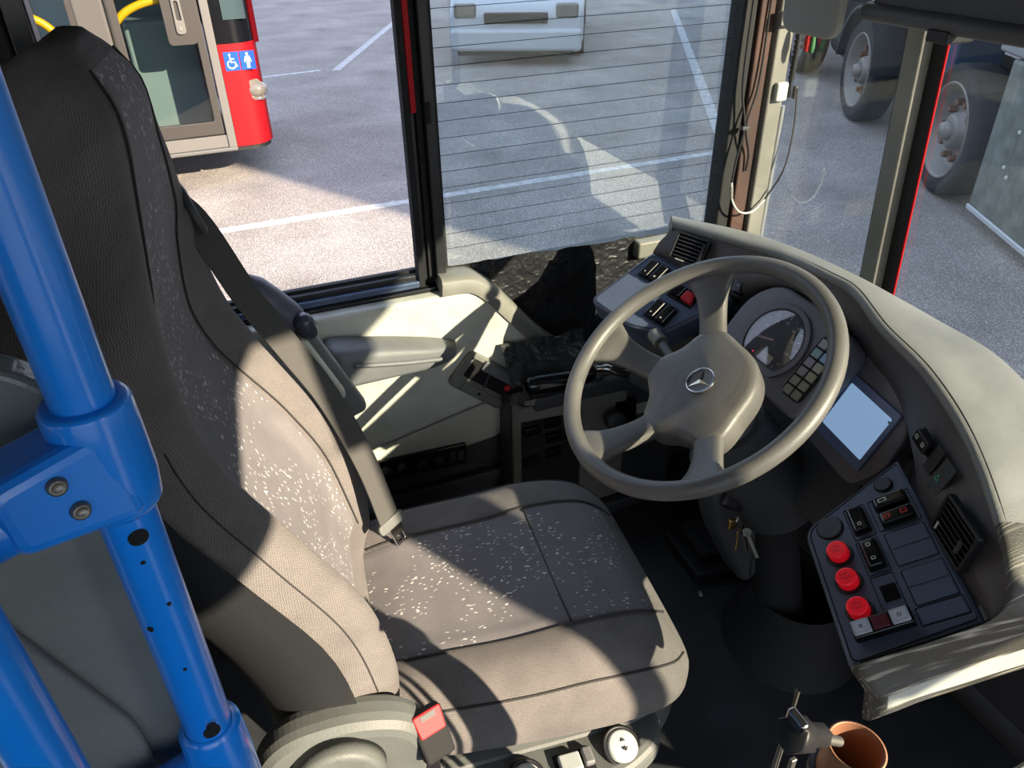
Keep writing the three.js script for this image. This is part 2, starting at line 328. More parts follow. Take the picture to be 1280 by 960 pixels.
// front-left pillar with its strips, cables and clips
const ap = structure('trim_2', 'front pillar of black rubber, rusty brown strip and grey cover', 'pillar', [1.24, 0.6, -0.65]);
mesh('rubber_seal', box(1.160, 1.196, 0.55, 1.72, -0.70, -0.645, 0.006), M.rubber, ap);
mesh('painted_strip', box(1.196, 1.236, 0.55, 1.72, -0.70, -0.635, 0.005), M.brown, ap);
mesh('grey_cover', box(1.24, 1.285, 0.55, 1.72, -0.70, -0.622, 0.006), M.greyTrim, ap);
mesh('dark_gap', box(1.285, 1.297, 0.55, 1.72, -0.70, -0.66), M.blackMatt, ap);
mesh('bright_strip', rod([1.304, 0.55, -0.648], [1.304, 1.0, -0.642], 0.007, 0.007), M.silver, ap);
const cab = thing('pillar_cable', 'thin black and white cable looped and tied on the front pillar', 'cable', [1.2, 0.75, -0.62]);
mesh('black_cable', tube([[1.172, 1.5, -0.635], [1.17, 1.25, -0.632], [1.172, 1.05, -0.63], [1.186, 0.965, -0.622], [1.176, 0.9, -0.622], [1.17, 0.84, -0.62]], 0.0028), M.black, cab);
mesh('black_cable', tube([[1.215, 1.25, -0.63], [1.21, 1.05, -0.626], [1.19, 0.968, -0.622], [1.212, 0.9, -0.626], [1.214, 0.86, -0.63]], 0.0025), M.black, cab);
mesh('white_cable', tube([[1.17, 0.84, -0.62], [1.176, 0.795, -0.616], [1.2, 0.764, -0.612], [1.235, 0.76, -0.61], [1.27, 0.785, -0.612]], 0.0026), M.whitePlastic, cab);
mesh('black_cable', tube([[1.27, 0.785, -0.612], [1.31, 0.85, -0.61], [1.322, 0.95, -0.612], [1.318, 1.04, -0.618]], 0.0022), M.black, cab);
mesh('cable_tie', cbox(0.022, 0.009, 0.012, 1.188, 0.966, -0.622, 0.002), M.darkPlastic, cab);
mesh('connector', rod([1.17, 0.83, -0.62], [1.173, 0.80, -0.617], 0.005, 0.004), M.greyTrim, cab);
const clip = thing('white_clip', 'small white plastic clip on the grey front pillar', 'clip', [1.265, 1.02, -0.615]);
mesh('clip_body', cbox(0.032, 0.042, 0.016, 1.268, 1.04, -0.615, 0.006), M.whitePlastic, clip);
const con = thing('cable_conduit', 'ribbed black conduit hanging along the front pillar', 'conduit', [1.305, 1.0, -0.64]);
{
  const n = 26, list = [];
  for (let k = 0; k < n; k++) list.push(rod([1.31, 1.06 + k * 0.011, -0.635], [1.31, 1.068 + k * 0.011, -0.635], 0.0075, 0.0075, 12));
  mesh('ribbed_sleeve', merge(list), M.black, con);
  mesh('core', rod([1.31, 1.02, -0.635], [1.31, 1.36, -0.635], 0.005), M.black, con);
  mesh('plug', cbox(0.012, 0.03, 0.012, 1.325, 1.03, -0.632, 0.004), M.black, con);
}
const tas = thing('fabric_tassel', 'small red and green fabric tassel behind the grey visor', 'tassel', [1.285, 1.13, -0.58]);
mesh('red_threads', lathe([[0.002, 0.06], [0.006, 0.05], [0.009, 0.02], [0.006, 0]], [1.29, 1.13, -0.58], [0.05, 1, 0], 9), std(0xb8302c, 0.9), tas);
mesh('green_threads', lathe([[0.001, 0.04], [0.005, 0.03], [0.006, 0.01], [0.004, 0]], [1.297, 1.128, -0.572], [-0.1, 1, 0.1], 9), std(0x3d6b45, 0.9), tas);

// windscreen: two panes and the post between them
const w3 = structure('window_3', 'narrow dusty windscreen pane between pillar and post', 'window', [1.3, 0.6, -0.45]);
mesh('glass_pane', box(1.309, 1.311, 0.55, 1.72, -0.66, -0.28), M.glass, w3);
const dirtTex = canvasTex(512, 1024, (c, w, h) => {
  c.fillStyle = '#000'; c.fillRect(0, 0, w, h);
  let s = 5; const r = () => { s = (s * 16807) % 2147483647; return s / 2147483647; };
  for (let k = 0; k < 2600; k++) { const a = 0.1 + 0.35 * r(); c.fillStyle = `rgba(255,255,255,${a})`; const q = 0.6 + 1.1 * r() * r(); c.fillRect(r() * w, r() * h, q, q * (1 + r())); }
  c.lineCap = 'round';
  for (let k = 0; k < 16; k++) {                          // dried arcs left by the wiper
    c.strokeStyle = `rgba(255,255,255,${0.1 + 0.3 * r()})`; c.lineWidth = 0.8 + 2.6 * r() * r();
    const R = 250 + k * 21 + 12 * r(), a0 = 0.35 + 0.5 * r(); c.beginPath(); c.arc(-20 + 30 * r(), 330 + 20 * r(), R, a0, a0 + 0.3 + 0.7 * r()); c.stroke();
  }
  for (let k = 0; k < 9; k++) { c.strokeStyle = `rgba(255,255,255,${0.12 + 0.25 * r()})`; c.lineWidth = 1 + 2 * r(); const R = 130 + k * 13; c.beginPath(); c.arc(395, 640, R, 0.9 + 0.3 * r(), 1.9 + 0.6 * r()); c.stroke(); }
});
dirtTex.colorSpace = THREE.NoColorSpace;
{
  const q = new THREE.PlaneGeometry(0.34, 0.68).rotateY(-Math.PI / 2).translate(1.3035, 0.9, -0.475);
  mesh('dried_dirt', q, std(0xd8dcd8, 0.9, { alphaMap: dirtTex, transparent: true, side: THREE.DoubleSide }), w3, true);
}
const w4 = structure('window_4', 'wide windscreen pane in front of the dashboard', 'window', [1.3, 0.6, 0.7]);
mesh('glass_pane', box(1.309, 1.311, 0.55, 1.72, -0.24, 1.76), M.glass, w4);
const post = structure('trim_3', 'grey windscreen post edged with black rubber and red paint', 'post', [1.3, 0.55, -0.26]);
const leanZ = (g) => { const p = g.attributes.position; for (let i = 0; i < p.count; i++) p.setZ(i, p.getZ(i) - 0.06 * (p.getY(i) - 0.72)); return g; };
mesh('dark_edge', leanZ(box(1.29, 1.33, 0.5, 1.72, -0.292, -0.276, 0.003)), M.rubber, post);
mesh('grey_cover', leanZ(box(1.275, 1.335, 0.5, 1.72, -0.278, -0.236, 0.006)), M.greyTrim, post);
mesh('rubber_seal', leanZ(box(1.30, 1.308, 0.5, 1.72, -0.236, -0.203, 0.002)), M.rubber, post);
mesh('red_edge', leanZ(box(1.299, 1.303, 0.5, 1.72, -0.204, -0.2, 0.001)), M.red, post);

// sun blind and visor at the top of the windscreen
const bl = thing('sun_blind', 'dark grey roller sun blind pulled down over the windscreen', 'sun blind', [1.16, 1.22, 0.1]);
mesh('blind_sheet', box(1.155, 1.165, 1.262, 1.66, -0.285, 0.5, 0.003), std(0x55565a, 0.8, { bumpMap: grainBump, bumpScale: 0.0003 }), bl);
mesh('bottom_bar', rod([1.155, 1.25, -0.295], [1.155, 1.25, 0.51], 0.015, 0.015), std(0x4a4a4d, 0.5), bl);
mesh('roller_case', box(1.1, 1.22, 1.66, 1.76, -0.33, 0.55, 0.02), M.dashPlastic, bl);
mesh('bracket', box(1.14, 1.2, 1.222, 1.242, -0.145, -0.1, 0.004), M.black, bl);
const vis = thing('sun_visor', 'grey rounded sun visor hanging at the front pillar', 'visor', [1.12, 1.2, -0.4]);
mesh('visor_pad', ext(roundShape([[-0.31, 1.42], [-0.475, 1.42], [-0.462, 1.2], [-0.315, 1.2]].map(([z, y]) => [z, y]), 0.03), 0.022, 0.008).applyMatrix4(new THREE.Matrix4().makeBasis(V(0, 0, 1), V(0, 1, 0), V(-1, 0, 0))).translate(1.13, 0, 0), std(0x8a8a84, 0.7, { bumpMap: grainBump, bumpScale: 0.0004 }), vis);
mesh('hinge_arm', rod([1.14, 1.42, -0.45], [1.25, 1.6, -0.6], 0.006), M.black, vis);
mesh('hinge_plate', cbox(0.04, 0.03, 0.02, 1.25, 1.195, -0.615, 0.004), M.dullSteel, vis);

// ───────────────────────── driver seat ─────────────────────────
const seat = thing('driver_seat', 'high-backed grey fabric driver seat with pale flecks and plastic base', 'seat', [0, 0, 0]);
baseOf.delete(seat); seat.rotation.y = THREE.MathUtils.degToRad(-7); seat.position.set(0.0067, 0, -0.0546);
{
  const crest = [[0.44, 0.125], [0.55, 0.128], [0.67, 0.105], [0.8, 0.04], [0.92, -0.022], [1.03, -0.045], [1.2, -0.05], [1.28, -0.056], [1.336, -0.09]];
  const half = [[0.44, 0.235], [0.55, 0.25], [0.8, 0.252], [1.0, 0.245], [1.1, 0.232], [1.17, 0.2], [1.22, 0.165], [1.28, 0.14], [1.315, 0.11], [1.336, 0.06]];
  const thick = [[0.44, 0.13], [0.7, 0.17], [0.95, 0.16], [1.18, 0.13], [1.27, 0.1], [1.315, 0.06], [1.336, 0.02]];
  const bump = [[0.44, 0.03], [0.55, 0.07], [0.7, 0.078], [0.85, 0.068], [1.0, 0.045], [1.12, 0.024], [1.22, 0.012], [1.336, 0]];
  const front = (y, t, off = 0) => {                       // t = -1 .. 1 across
    const w = interp(half, y), b = interp(bump, y), e = 0.075;
    const a = Math.abs(t), round = Math.pow(Math.max(0, 1 - Math.pow(a, 5)), 0.42);
    const bol = Math.exp(-(((a - 0.82) / 0.22) ** 2));
    const x = interp(crest, y) - b + b * bol - e * (1 - round);
    return V(x + off, y, t * w);
  };
  const rows = [], K = 44;
  const ys = []; for (let i = 0; i <= 46; i++) ys.push(0.44 + 0.896 * (1 - Math.pow(1 - i / 46, 1.25)));
  for (const y of ys) {
    const row = [], th = interp(thick, y), w = interp(half, y);
    for (let k = 0; k <= K; k++) row.push(front(y, -Math.cos(Math.PI * k / K)));
    for (let k = K - 1; k >= 1; k--) { const t = -Math.cos(Math.PI * k / K), r = Math.pow(1 - Math.abs(t) ** 3, 0.4); row.push(V(interp(crest, y) - 0.075 - th * r, y, t * w)); }
    { const xf = interp(crest, y), k = Math.max(0, Math.min(1, (y - 1.08) / 0.2)); for (const p of row) p.y -= 0.6 * k * k * (3 - 2 * k) * Math.max(0, xf - 0.03 - p.x); }
    rows.push(row.reverse());
  }
  const bk = mesh('backrest', loft(rows, { closed: true, capA: true, capB: true }), M.fabric, seat, true);
  // centre insert with flecks, from the small of the back to the headrest
  const ins = [];
  for (let i = 0; i <= 50; i++) {
    const y = lerp(0.5, 1.312, i / 50), row = [], wI = 0.6 * Math.min(1, 0.82 + 0.9 * Math.abs(0.98 - y) + (y > 1.1 ? 0.1 : 0)), e = Math.min(i, 50 - i) < 1 ? -0.004 : 0;
    for (let k = 0; k <= 24; k++) { const t = lerp(-wI, wI, k / 24), ed = k === 0 || k === 24 ? -0.003 : 0.0035; row.push(front(y, t, ed + e)); }
    ins.push(row.reverse());
  }
  mesh('centre_panel', loft(ins), M.fabricDot, bk, true);
  for (const s of [-1, 1]) {
    const p = []; for (let i = 0; i <= 24; i++) { const y = lerp(0.5, 1.312, i / 24), wI = 0.6 * Math.min(1, 0.82 + 0.9 * Math.abs(0.98 - y) + (y > 1.1 ? 0.1 : 0)); p.push(front(y, s * wI, 0.0025)); }
    mesh('seam', tube(p, 0.0015, 60, 6), M.piping, bk);
    const q = []; for (let i = 0; i <= 24; i++) q.push(front(lerp(0.5, 0.98, i / 24), s * 0.93, 0.001));
    mesh('seam', tube(q, 0.0011, 60, 6), M.piping, bk);
  }
  // rear shell
  const sh = [];
  for (let i = 0; i <= 20; i++) {
    const y = lerp(0.4, 1.1, i / 20), row = [], th = interp(thick, y) + 0.012, w = interp(half, y) + 0.006;
    for (let k = 0; k <= 30; k++) { const t = -Math.cos(Math.PI * k / 30), r = Math.pow(Math.max(0, 1 - Math.abs(t) ** 3), 0.4); row.push(V(interp(crest, y) - 0.07 - th * r, y, t * w)); }
    sh.push(row);
  }
  mesh('rear_shell', loft(sh), std(0x1f2123, 0.55, { bumpMap: grainBump, bumpScale: 0.0003 }), seat, true);
  // cushion: sections along x
  const topY = [[0.06, 0.44], [0.15, 0.455], [0.3, 0.455], [0.42, 0.465], [0.5, 0.46], [0.55, 0.435], [0.58, 0.4], [0.588, 0.375]];
  const cw = [[0.06, 0.23], [0.2, 0.25], [0.4, 0.262], [0.5, 0.258], [0.55, 0.24], [0.58, 0.2], [0.588, 0.15]];
  const botY = [[0.06, 0.36], [0.5, 0.345], [0.56, 0.345], [0.588, 0.352]];
  const top = (x, t, off = 0) => {
    const w = interp(cw, x), a = Math.abs(t), b = 0.022 * Math.exp(-(((a - 0.74) / 0.22) ** 2)) * Math.min(1, (0.56 - x) * 6);
    const H = interp(topY, x) - interp(botY, x), r = Math.pow(Math.max(0, 1 - Math.pow(a, 4.2)), 0.5);
    return V(x, interp(botY, x) + 0.03 + (H - 0.03) * r + Math.max(0, b) + off, t * w);
  };
  const cr = [], xs = []; for (let i = 0; i <= 44; i++) xs.push(lerp(0.06, 0.588, 1 - Math.pow(1 - i / 44, 1.5)));
  for (const x of xs) {
    const row = [], w = interp(cw, x), by = interp(botY, x);
    for (let k = 0; k <= 44; k++) row.push(top(x, -Math.cos(Math.PI * k / 44)));
    row.push(V(x, by + 0.012, w * 0.995), V(x, by, w * 0.96)); for (let k = 1; k < 8; k++) row.push(V(x, by, lerp(w * 0.96, -w * 0.96, k / 8))); row.push(V(x, by, -w * 0.96), V(x, by + 0.012, -w * 0.995));
    cr.push(row);
  }
  const cu = mesh('cushion', loft(cr, { closed: true, capA: true, capB: true }), M.fabric, seat, true);
  const ci = [];
  for (let i = 0; i <= 40; i++) {
    const x = lerp(0.08, 0.548, i / 40), row = [];
    for (let k = 0; k <= 20; k++) { const t = lerp(-0.52, 0.56, k / 20); row.push(top(x, t, k === 0 || k === 20 || i === 40 ? -0.002 : 0.0035)); }
    ci.push(row);
  }
  mesh('centre_panel', loft(ci), M.fabricDot, cu, true);
  for (const t of [-0.52, 0.56]) mesh('seam', tube(Array.from({ length: 20 }, (_, i) => top(lerp(0.1, 0.565, i / 19), t, 0.001)), 0.0024, 60, 6), M.piping, cu);
  mesh('cross_seam', tube([-0.5, -0.25, 0, 0.25, 0.54].map((t) => top(0.395, t, 0.0025)), 0.0018, 30, 6), M.piping, cu);
  mesh('side_seam', tube(Array.from({ length: 20 }, (_, i) => top(lerp(0.12, 0.57, i / 19), 0.9, 0.0015)), 0.002, 60, 6), M.piping, cu);
  mesh('side_seam', tube(Array.from({ length: 20 }, (_, i) => top(lerp(0.12, 0.57, i / 19), -0.9, 0.0015)), 0.002, 60, 6), M.piping, cu);
  // plastic base below the cushion
  const bs = roundShape([[0.02, -0.24], [0.5, -0.245], [0.585, -0.18], [0.6, 0], [0.585, 0.18], [0.5, 0.262], [0.02, 0.262]], 0.06);
  const base = mesh('seat_pan', ext(bs, 0.1, 0.025).rotateX(Math.PI / 2).translate(0, 0.342, 0), M.seatPlastic, seat);
  mesh('pedestal', ext(roundShape([[0.05, -0.18], [0.48, -0.18], [0.48, 0.18], [0.05, 0.18]], 0.05), 0.24, 0.01).rotateX(Math.PI / 2).translate(0, 0.24, 0), M.blackMatt, seat);
  // hinge cover with recline dial at the near side
  const hc = mesh('hinge_cover', ext(roundShape([[-0.09, 0.36], [0.13, 0.36], [0.16, 0.45], [0.13, 0.53], [0.05, 0.56], [-0.05, 0.55], [-0.1, 0.47]], 0.05), 0.06, 0.022, 0.232), M.seatPlastic, seat);
  const dial = mesh('recline_dial', lathe([[0, 0.03], [0.052, 0.03], [0.06, 0.022], [0.064, 0], [0, 0]], [0.02, 0.48, 0.288], [0, 0, 1]), M.seatPlastic, hc);
  mesh('dial_grip', ext(rect(0.02, 0.48, 0.10, 0.032, 0.014, 0.25), 0.014, 0.005, 0.316), M.armrest, hc);
  mesh('far_hinge_cover', ext(roundShape([[-0.09, 0.36], [0.13, 0.36], [0.15, 0.45], [0.1, 0.53], [-0.05, 0.55], [-0.1, 0.47]], 0.05), 0.05, 0.02, -0.285), M.seatPlastic, seat);
  // push buttons and lever on the near edge of the pan
  const button = (x, z, y, tilt) => {
    const rim = mesh('button_rim', lathe([[0, -0.004], [0.03, -0.004], [0.033, 0.002], [0.03, 0.006], [0.026, 0.006], [0.026, 0], [0, 0]], [x, y, z], [0.15, 1, tilt]), M.black, base);
    return mesh('push_button', lathe([[0, 0.012], [0.02, 0.011], [0.0245, 0.007], [0.0255, 0]], [x, y, z], [0.15, 1, tilt]), M.paleButton, base);
  };
  const arrow = (x, y, z, s, flip) => mesh('arrow_mark', ext(shape([[-s, 0], [s, 0], [0, -1.3 * s * flip]]), 0.0006).rotateX(-Math.PI / 2).rotateX(0.25).translate(x, y, z), M.piping, base);
  button(0.43, 0.285, 0.335, 0.35); arrow(0.432, 0.347, 0.293, 0.005, 1); arrow(0.432, 0.349, 0.284, 0.004, -1);
  button(0.275, 0.296, 0.333, 0.35); arrow(0.277, 0.345, 0.304, 0.006, 1);
  mesh('button_shelf', ext(roundShape([[0.16, 0.2], [0.52, 0.2], [0.5, 0.29], [0.43, 0.325], [0.25, 0.335], [0.16, 0.3]], 0.03), 0.05, 0.015).rotateX(Math.PI / 2).translate(0, 0.335, 0), M.seatPlastic, base);
  const lev = mesh('lever', cbox(0.034, 0.012, 0.03, 0.345, 0.342, 0.292, 0.004), M.paleButton, base);
  mesh('lever_slot', cbox(0.06, 0.004, 0.038, 0.352, 0.336, 0.29, 0.001), M.groove, base);
  mesh('lever', cbox(0.016, 0.012, 0.028, 0.374, 0.342, 0.288, 0.004), M.armrest, base);
  // near-side belt buckle
  const bu = mesh('buckle', ext(roundShape([[-0.022, 0], [0.022, 0], [0.024, 0.07], [-0.024, 0.07]], 0.006), 0.022, 0.005).rotateX(-0.6).rotateY(0.35).translate(0.15, 0.452, 0.29), M.blackMatt, seat);
  mesh('release_button', ext(roundShape([[-0.019, 0.038], [0.019, 0.038], [0.021, 0.0705], [-0.021, 0.0705]], 0.004), 0.006, 0.002, 0.019).rotateX(-0.6).rotateY(0.35).translate(0.15, 0.452, 0.29), M.buckleRed, bu);
  mesh('tongue_slot', ext(rect(0, 0.0645, 0.022, 0.008, 0.001), 0.001, 0, 0.0252).rotateX(-0.6).rotateY(0.35).translate(0.15, 0.452, 0.29), M.black, bu);
  mesh('buckle_stem', cbox(0.03, 0.11, 0.008, 0.138, 0.40, 0.287, 0.002), M.black, seat);
  // shoulder belt: flat webbing from the shoulder slot to the tongue
  const path = [[-0.085, 1.1, -0.19], [-0.058, 1.07, -0.189], [-0.01, 0.94, -0.194], [0.036, 0.84, -0.196], [0.079, 0.745, -0.195], [0.125, 0.61, -0.165], [0.148, 0.505, -0.133]];
  const cv = curve(path), rowsB = [];
  for (let i = 0; i <= 40; i++) {
    const p = cv.getPoint(i / 40), tg = cv.getTangent(i / 40), out = V(0.6, 0.25, 0.62).normalize(), side = tg.clone().cross(out).normalize(), nn = side.clone().cross(tg).normalize();
    const w = 0.0235, t = 0.0012, c = (a, b) => p.clone().addScaledVector(side, a).addScaledVector(nn, b);
    rowsB.push([c(-w, -t), c(w, -t), c(w, t), c(-w, t)]);
  }
  mesh('belt_webbing', toCreasedNormals(loft(rowsB, { closed: true, capA: true, capB: true }), 0.6), M.belt, seat, true);
  mesh('belt_guide', tube([[-0.062, 1.115, -0.18], [-0.05, 1.085, -0.162], [-0.045, 1.062, -0.17], [-0.05, 1.055, -0.2], [-0.065, 1.075, -0.218], [-0.07, 1.11, -0.21]], 0.006, 40, 10, true), M.darkPlastic, seat);
  const tgm = frame([0.152, 0.497, -0.13], [0.55, 0.45, 0.7], [0.72, 0.05, -0.6]);
  const tn = mesh('belt_tongue', ext(rect(0, 0.004, 0.062, 0.02, 0.009), 0.008, 0.003, -0.004).applyMatrix4(tgm), M.seatPlastic, seat);
  const blade = rect(0.002, -0.024, 0.03, 0.04, 0.004); blade.holes.push(rect(0.002, -0.028, 0.015, 0.013, 0.002));
  mesh('tongue_blade', ext(blade, 0.003, 0.0008, -0.0015).applyMatrix4(tgm), M.steel, tn);
}
const grab = thing('door_grip', 'upright dark grip cap with cream recessed pull beside the seat', 'handle', [0.06, 0.6, -0.45]);
{
  const m = new THREE.Matrix4().makeBasis(V(0.86, -0.42, -0.2).normalize(), V(0.4, -0.9, 0).normalize().negate(), V(0.2, 0.1, 0.95).normalize());
  mesh('grip_cap', lathe([[0, 0.125], [0.016, 0.12], [0.026, 0.1], [0.03, 0.06], [0.032, 0.02], [0.03, 0]], [0.09, 0.785, -0.45], [-0.55, 0.83, 0.1]), std(0x4c4c5c, 0.4, { bumpMap: grainBump, bumpScale: 0.0003 }), grab);
  mesh('knob', lathe([[0, 0.05], [0.012, 0.047], [0.018, 0.036], [0.019, 0.012], [0.014, 0]], [0.118, 0.765, -0.425], [-0.3, 0.9, 0.2]), std(0x3f4050, 0.3), grab);
  const pull = roundShape([[-0.024, -0.085], [0.024, -0.085], [0.02, 0.075], [-0.02, 0.075]], 0.012); pull.holes.push(roundShape([[-0.014, -0.07], [0.014, -0.07], [0.012, 0.06], [-0.012, 0.06]], 0.01));
  const pm = new THREE.Matrix4().makeBasis(V(0.9, 0.36, 0.1).normalize(), V(-0.36, 0.92, 0.05).normalize(), V(-0.05, -0.06, 0.99).normalize()); pm.setPosition(0.112, 0.695, -0.435);
  const c = mesh('cream_pull', ext(pull, 0.028, 0.006).applyMatrix4(pm), M.cream, grab);
  mesh('recess', ext(roundShape([[-0.02, -0.08], [0.02, -0.08], [0.017, 0.07], [-0.017, 0.07]], 0.01), 0.01, 0.002).applyMatrix4(pm), M.cream, c);
  mesh('lower_cover', ext(roundShape([[-0.035, -0.16], [0.04, -0.16], [0.034, 0.09], [-0.034, 0.09]], 0.02), 0.03, 0.008, -0.032).applyMatrix4(pm), M.armrest, grab);
}

// ───────────────────────── steering wheel and column ─────────────────────────
const WC = [0.655, 0.795, 0], wn = V(-0.5592, 0.829, 0), we = V(0.829, 0.5592, 0);
const sw = thing('steering_wheel', 'large grey four-spoke steering wheel with round star emblem', 'steering wheel', WC);
baseOf.delete(sw); sw.quaternion.setFromRotationMatrix(new THREE.Matrix4().makeBasis(V(0, 0, 1), we, wn));
{
  mesh('rim', new THREE.TorusGeometry(0.2205, 0.0148, 20, 120), M.wheel, sw);
  const ang = [136, 197, 263, 326].map(THREE.MathUtils.degToRad);
  const dz = (r) => -0.056 + 0.05 * Math.max(0, (r - 0.09) / 0.125) ** 1.6;
  for (const a of ang) {
    const rows = [];
    for (let i = 0; i <= 18; i++) {
      const r = lerp(0.05, 0.216, i / 18), s = (r - 0.05) / 0.166, w = 0.034 - 0.011 * Math.sin(Math.PI * Math.min(1, s * 1.05)) + (s > 0.75 ? 0.05 * (s - 0.75) ** 1.5 * 2.2 : 0), t = lerp(0.016, 0.0095, s), z = dz(r) - (s > 0.9 ? 0.003 : 0), row = [];
      for (let k = 0; k < 20; k++) { const q = k / 20 * Math.PI * 2, c = Math.cos(q), d = Math.sin(q), u = w * Math.sign(c) * Math.abs(c) ** 0.6, h = t * Math.sign(d) * Math.abs(d) ** 0.6; row.push(V(r * Math.cos(a) - u * Math.sin(a), r * Math.sin(a) + u * Math.cos(a), z + h)); }
      rows.push(row);
    }
    mesh('spoke', loft(rows, { closed: true, capA: true, capB: true }), M.wheel, sw, true);
  }
  const hr = [], padR = (q) => { let r = 0.09; for (const a of ang) { let d = Math.atan2(Math.sin(q - a), Math.cos(q - a)); r += 0.03 * Math.exp(-((d / 0.42) ** 2)); } return r; };
  for (const [k, z] of [[0.001, -0.034], [0.3, -0.0342], [0.6, -0.036], [0.85, -0.039], [0.95, -0.042], [0.99, -0.048], [1, -0.056], [0.97, -0.085], [0.7, -0.1]]) {
    const row = []; for (let j = 0; j < 96; j++) { const q = j / 96 * Math.PI * 2, r = k * padR(q); row.push(V(r * Math.cos(q), r * Math.sin(q), z)); } hr.push(row.reverse());
  }
  const hub = mesh('hub_pad', loft(hr, { closed: true, capB: true }), M.wheel, sw, true);
  const em = mesh('emblem', lathe([[0, 0], [0.0245, 0], [0.0255, 0.002], [0.0245, 0.0035], [0.0225, 0.002], [0, 0.0015]], [0, 0, -0.0345], [0, 0, 1]), std(0x6f6c68, 0.35, { metalness: 0.3 }), hub);
  mesh('emblem_ring', new THREE.TorusGeometry(0.0235, 0.0016, 10, 60).translate(0, 0, -0.0312), M.chrome, em);
  const st = [], tips = [132 - 3, 249, 9].map(THREE.MathUtils.degToRad), pos = [], c0 = V(0, 0, -0.0278);
  for (let i = 0; i < 3; i++) {
    const a = tips[i], T = V(0.0228 * Math.cos(a), 0.0228 * Math.sin(a), -0.0315), l = a + Math.PI / 3, m = a - Math.PI / 3, A = V(0.0042 * Math.cos(l), 0.0042 * Math.sin(l), -0.0325), B = V(0.0042 * Math.cos(m), 0.0042 * Math.sin(m), -0.0325);
    for (const p of [c0, T, A, c0, B, T]) pos.push(p.x, p.y, p.z);
  }
  const sg = new THREE.BufferGeometry(); sg.setAttribute('position', new THREE.Float32BufferAttribute(pos, 3)); sg.setAttribute('uv', new THREE.Float32BufferAttribute(new Float32Array(pos.length / 3 * 2), 2)); sg.computeVertexNormals();
  mesh('emblem_star', sg, M.chrome, em);
}
const col = thing('column_shroud', 'dark column shroud with ribbed stalk under the dashboard', 'column', [0.9, 0, 0]);
{
  const d = (k) => [0.655 + 0.5592 * k, 0.795 - 0.829 * k, 0];
  mesh('upper_shroud', rod(d(0.103), d(0.17), 0.055, 0.05), M.dashPlastic, col);
  mesh('shroud', rod(d(0.15), d(0.42), 0.065, 0.085), M.darkPlastic, col);
  mesh('shaft', rod(d(0.4), [0.98, 0.02, 0.0], 0.04, 0.06), M.blackMatt, col);
  mesh('boot', lathe([[0.1, 0.16], [0.115, 0.08], [0.14, 0.02], [0.15, 0]], [1.0, 0, 0.02]), M.rubber, col);
  mesh('ignition_lock', rod([0.79, 0.5, 0.0], [0.765, 0.475, 0.02], 0.022, 0.02), M.black, col);
  mesh('knee_cover', ext(roundShape([[0.72, 0.56], [0.86, 0.62], [0.97, 0.3], [0.86, 0.2], [0.78, 0.36]], 0.03), 0.085, 0.02, -0.085), M.darkPlastic, col);
  const kb = []; for (let i = 0; i < 8; i++) kb.push([0.0135 + (i % 2 ? 0.0012 : 0), i * 0.0045]);
  mesh('stalk', rod([0.72, 0.68, -0.04], [0.747, 0.70, -0.225], 0.008, 0.009), M.dashPlastic, col);
  mesh('stalk_knob', lathe([[0, 0], ...kb, [0.01, 0.038], [0, 0.04]], [0.747, 0.70, -0.228], [0.08, 0.1, -0.9]), M.greyTrim, col);
}
const keys = thing('key_bunch', 'bunch of brass and black keys hanging from the ignition', 'keys', [0.77, 0.4, 0.03]);
{
  const at = [0.772, 0.462, 0.035];
  mesh('key_ring', new THREE.TorusGeometry(0.012, 0.0008, 8, 40).rotateY(0.7).translate(at[0], at[1] - 0.005, at[2]), M.steel, keys);
  const key = (name, a, b, mt, wr) => {
    const D = V(...b).sub(V(...a)), L = D.length(), g = merge([ext(disc(0, 0, 0.009), 0.002, 0.0004), ext(rect(0, -L / 2, 0.006, L, 0.001), 0.002, 0.0004)]);
    g.rotateY(wr).applyQuaternion(new THREE.Quaternion().setFromUnitVectors(V(0, -1, 0), D.normalize())).translate(...a); mesh(name, g, mt, keys);
  };
  key('key', [0.77, 0.435, 0.045], [0.765, 0.398, 0.052], M.brass, 0.6);
  key('key', [0.784, 0.43, 0.04], [0.79, 0.388, 0.055], M.steel, 0.2);
  key('key', [0.79, 0.428, 0.045], [0.805, 0.378, 0.07], M.dullSteel, -0.5);
  mesh('key_head', cbox(0.018, 0.026, 0.008, 0.762, 0.45, 0.035, 0.004), M.brass, keys);
}

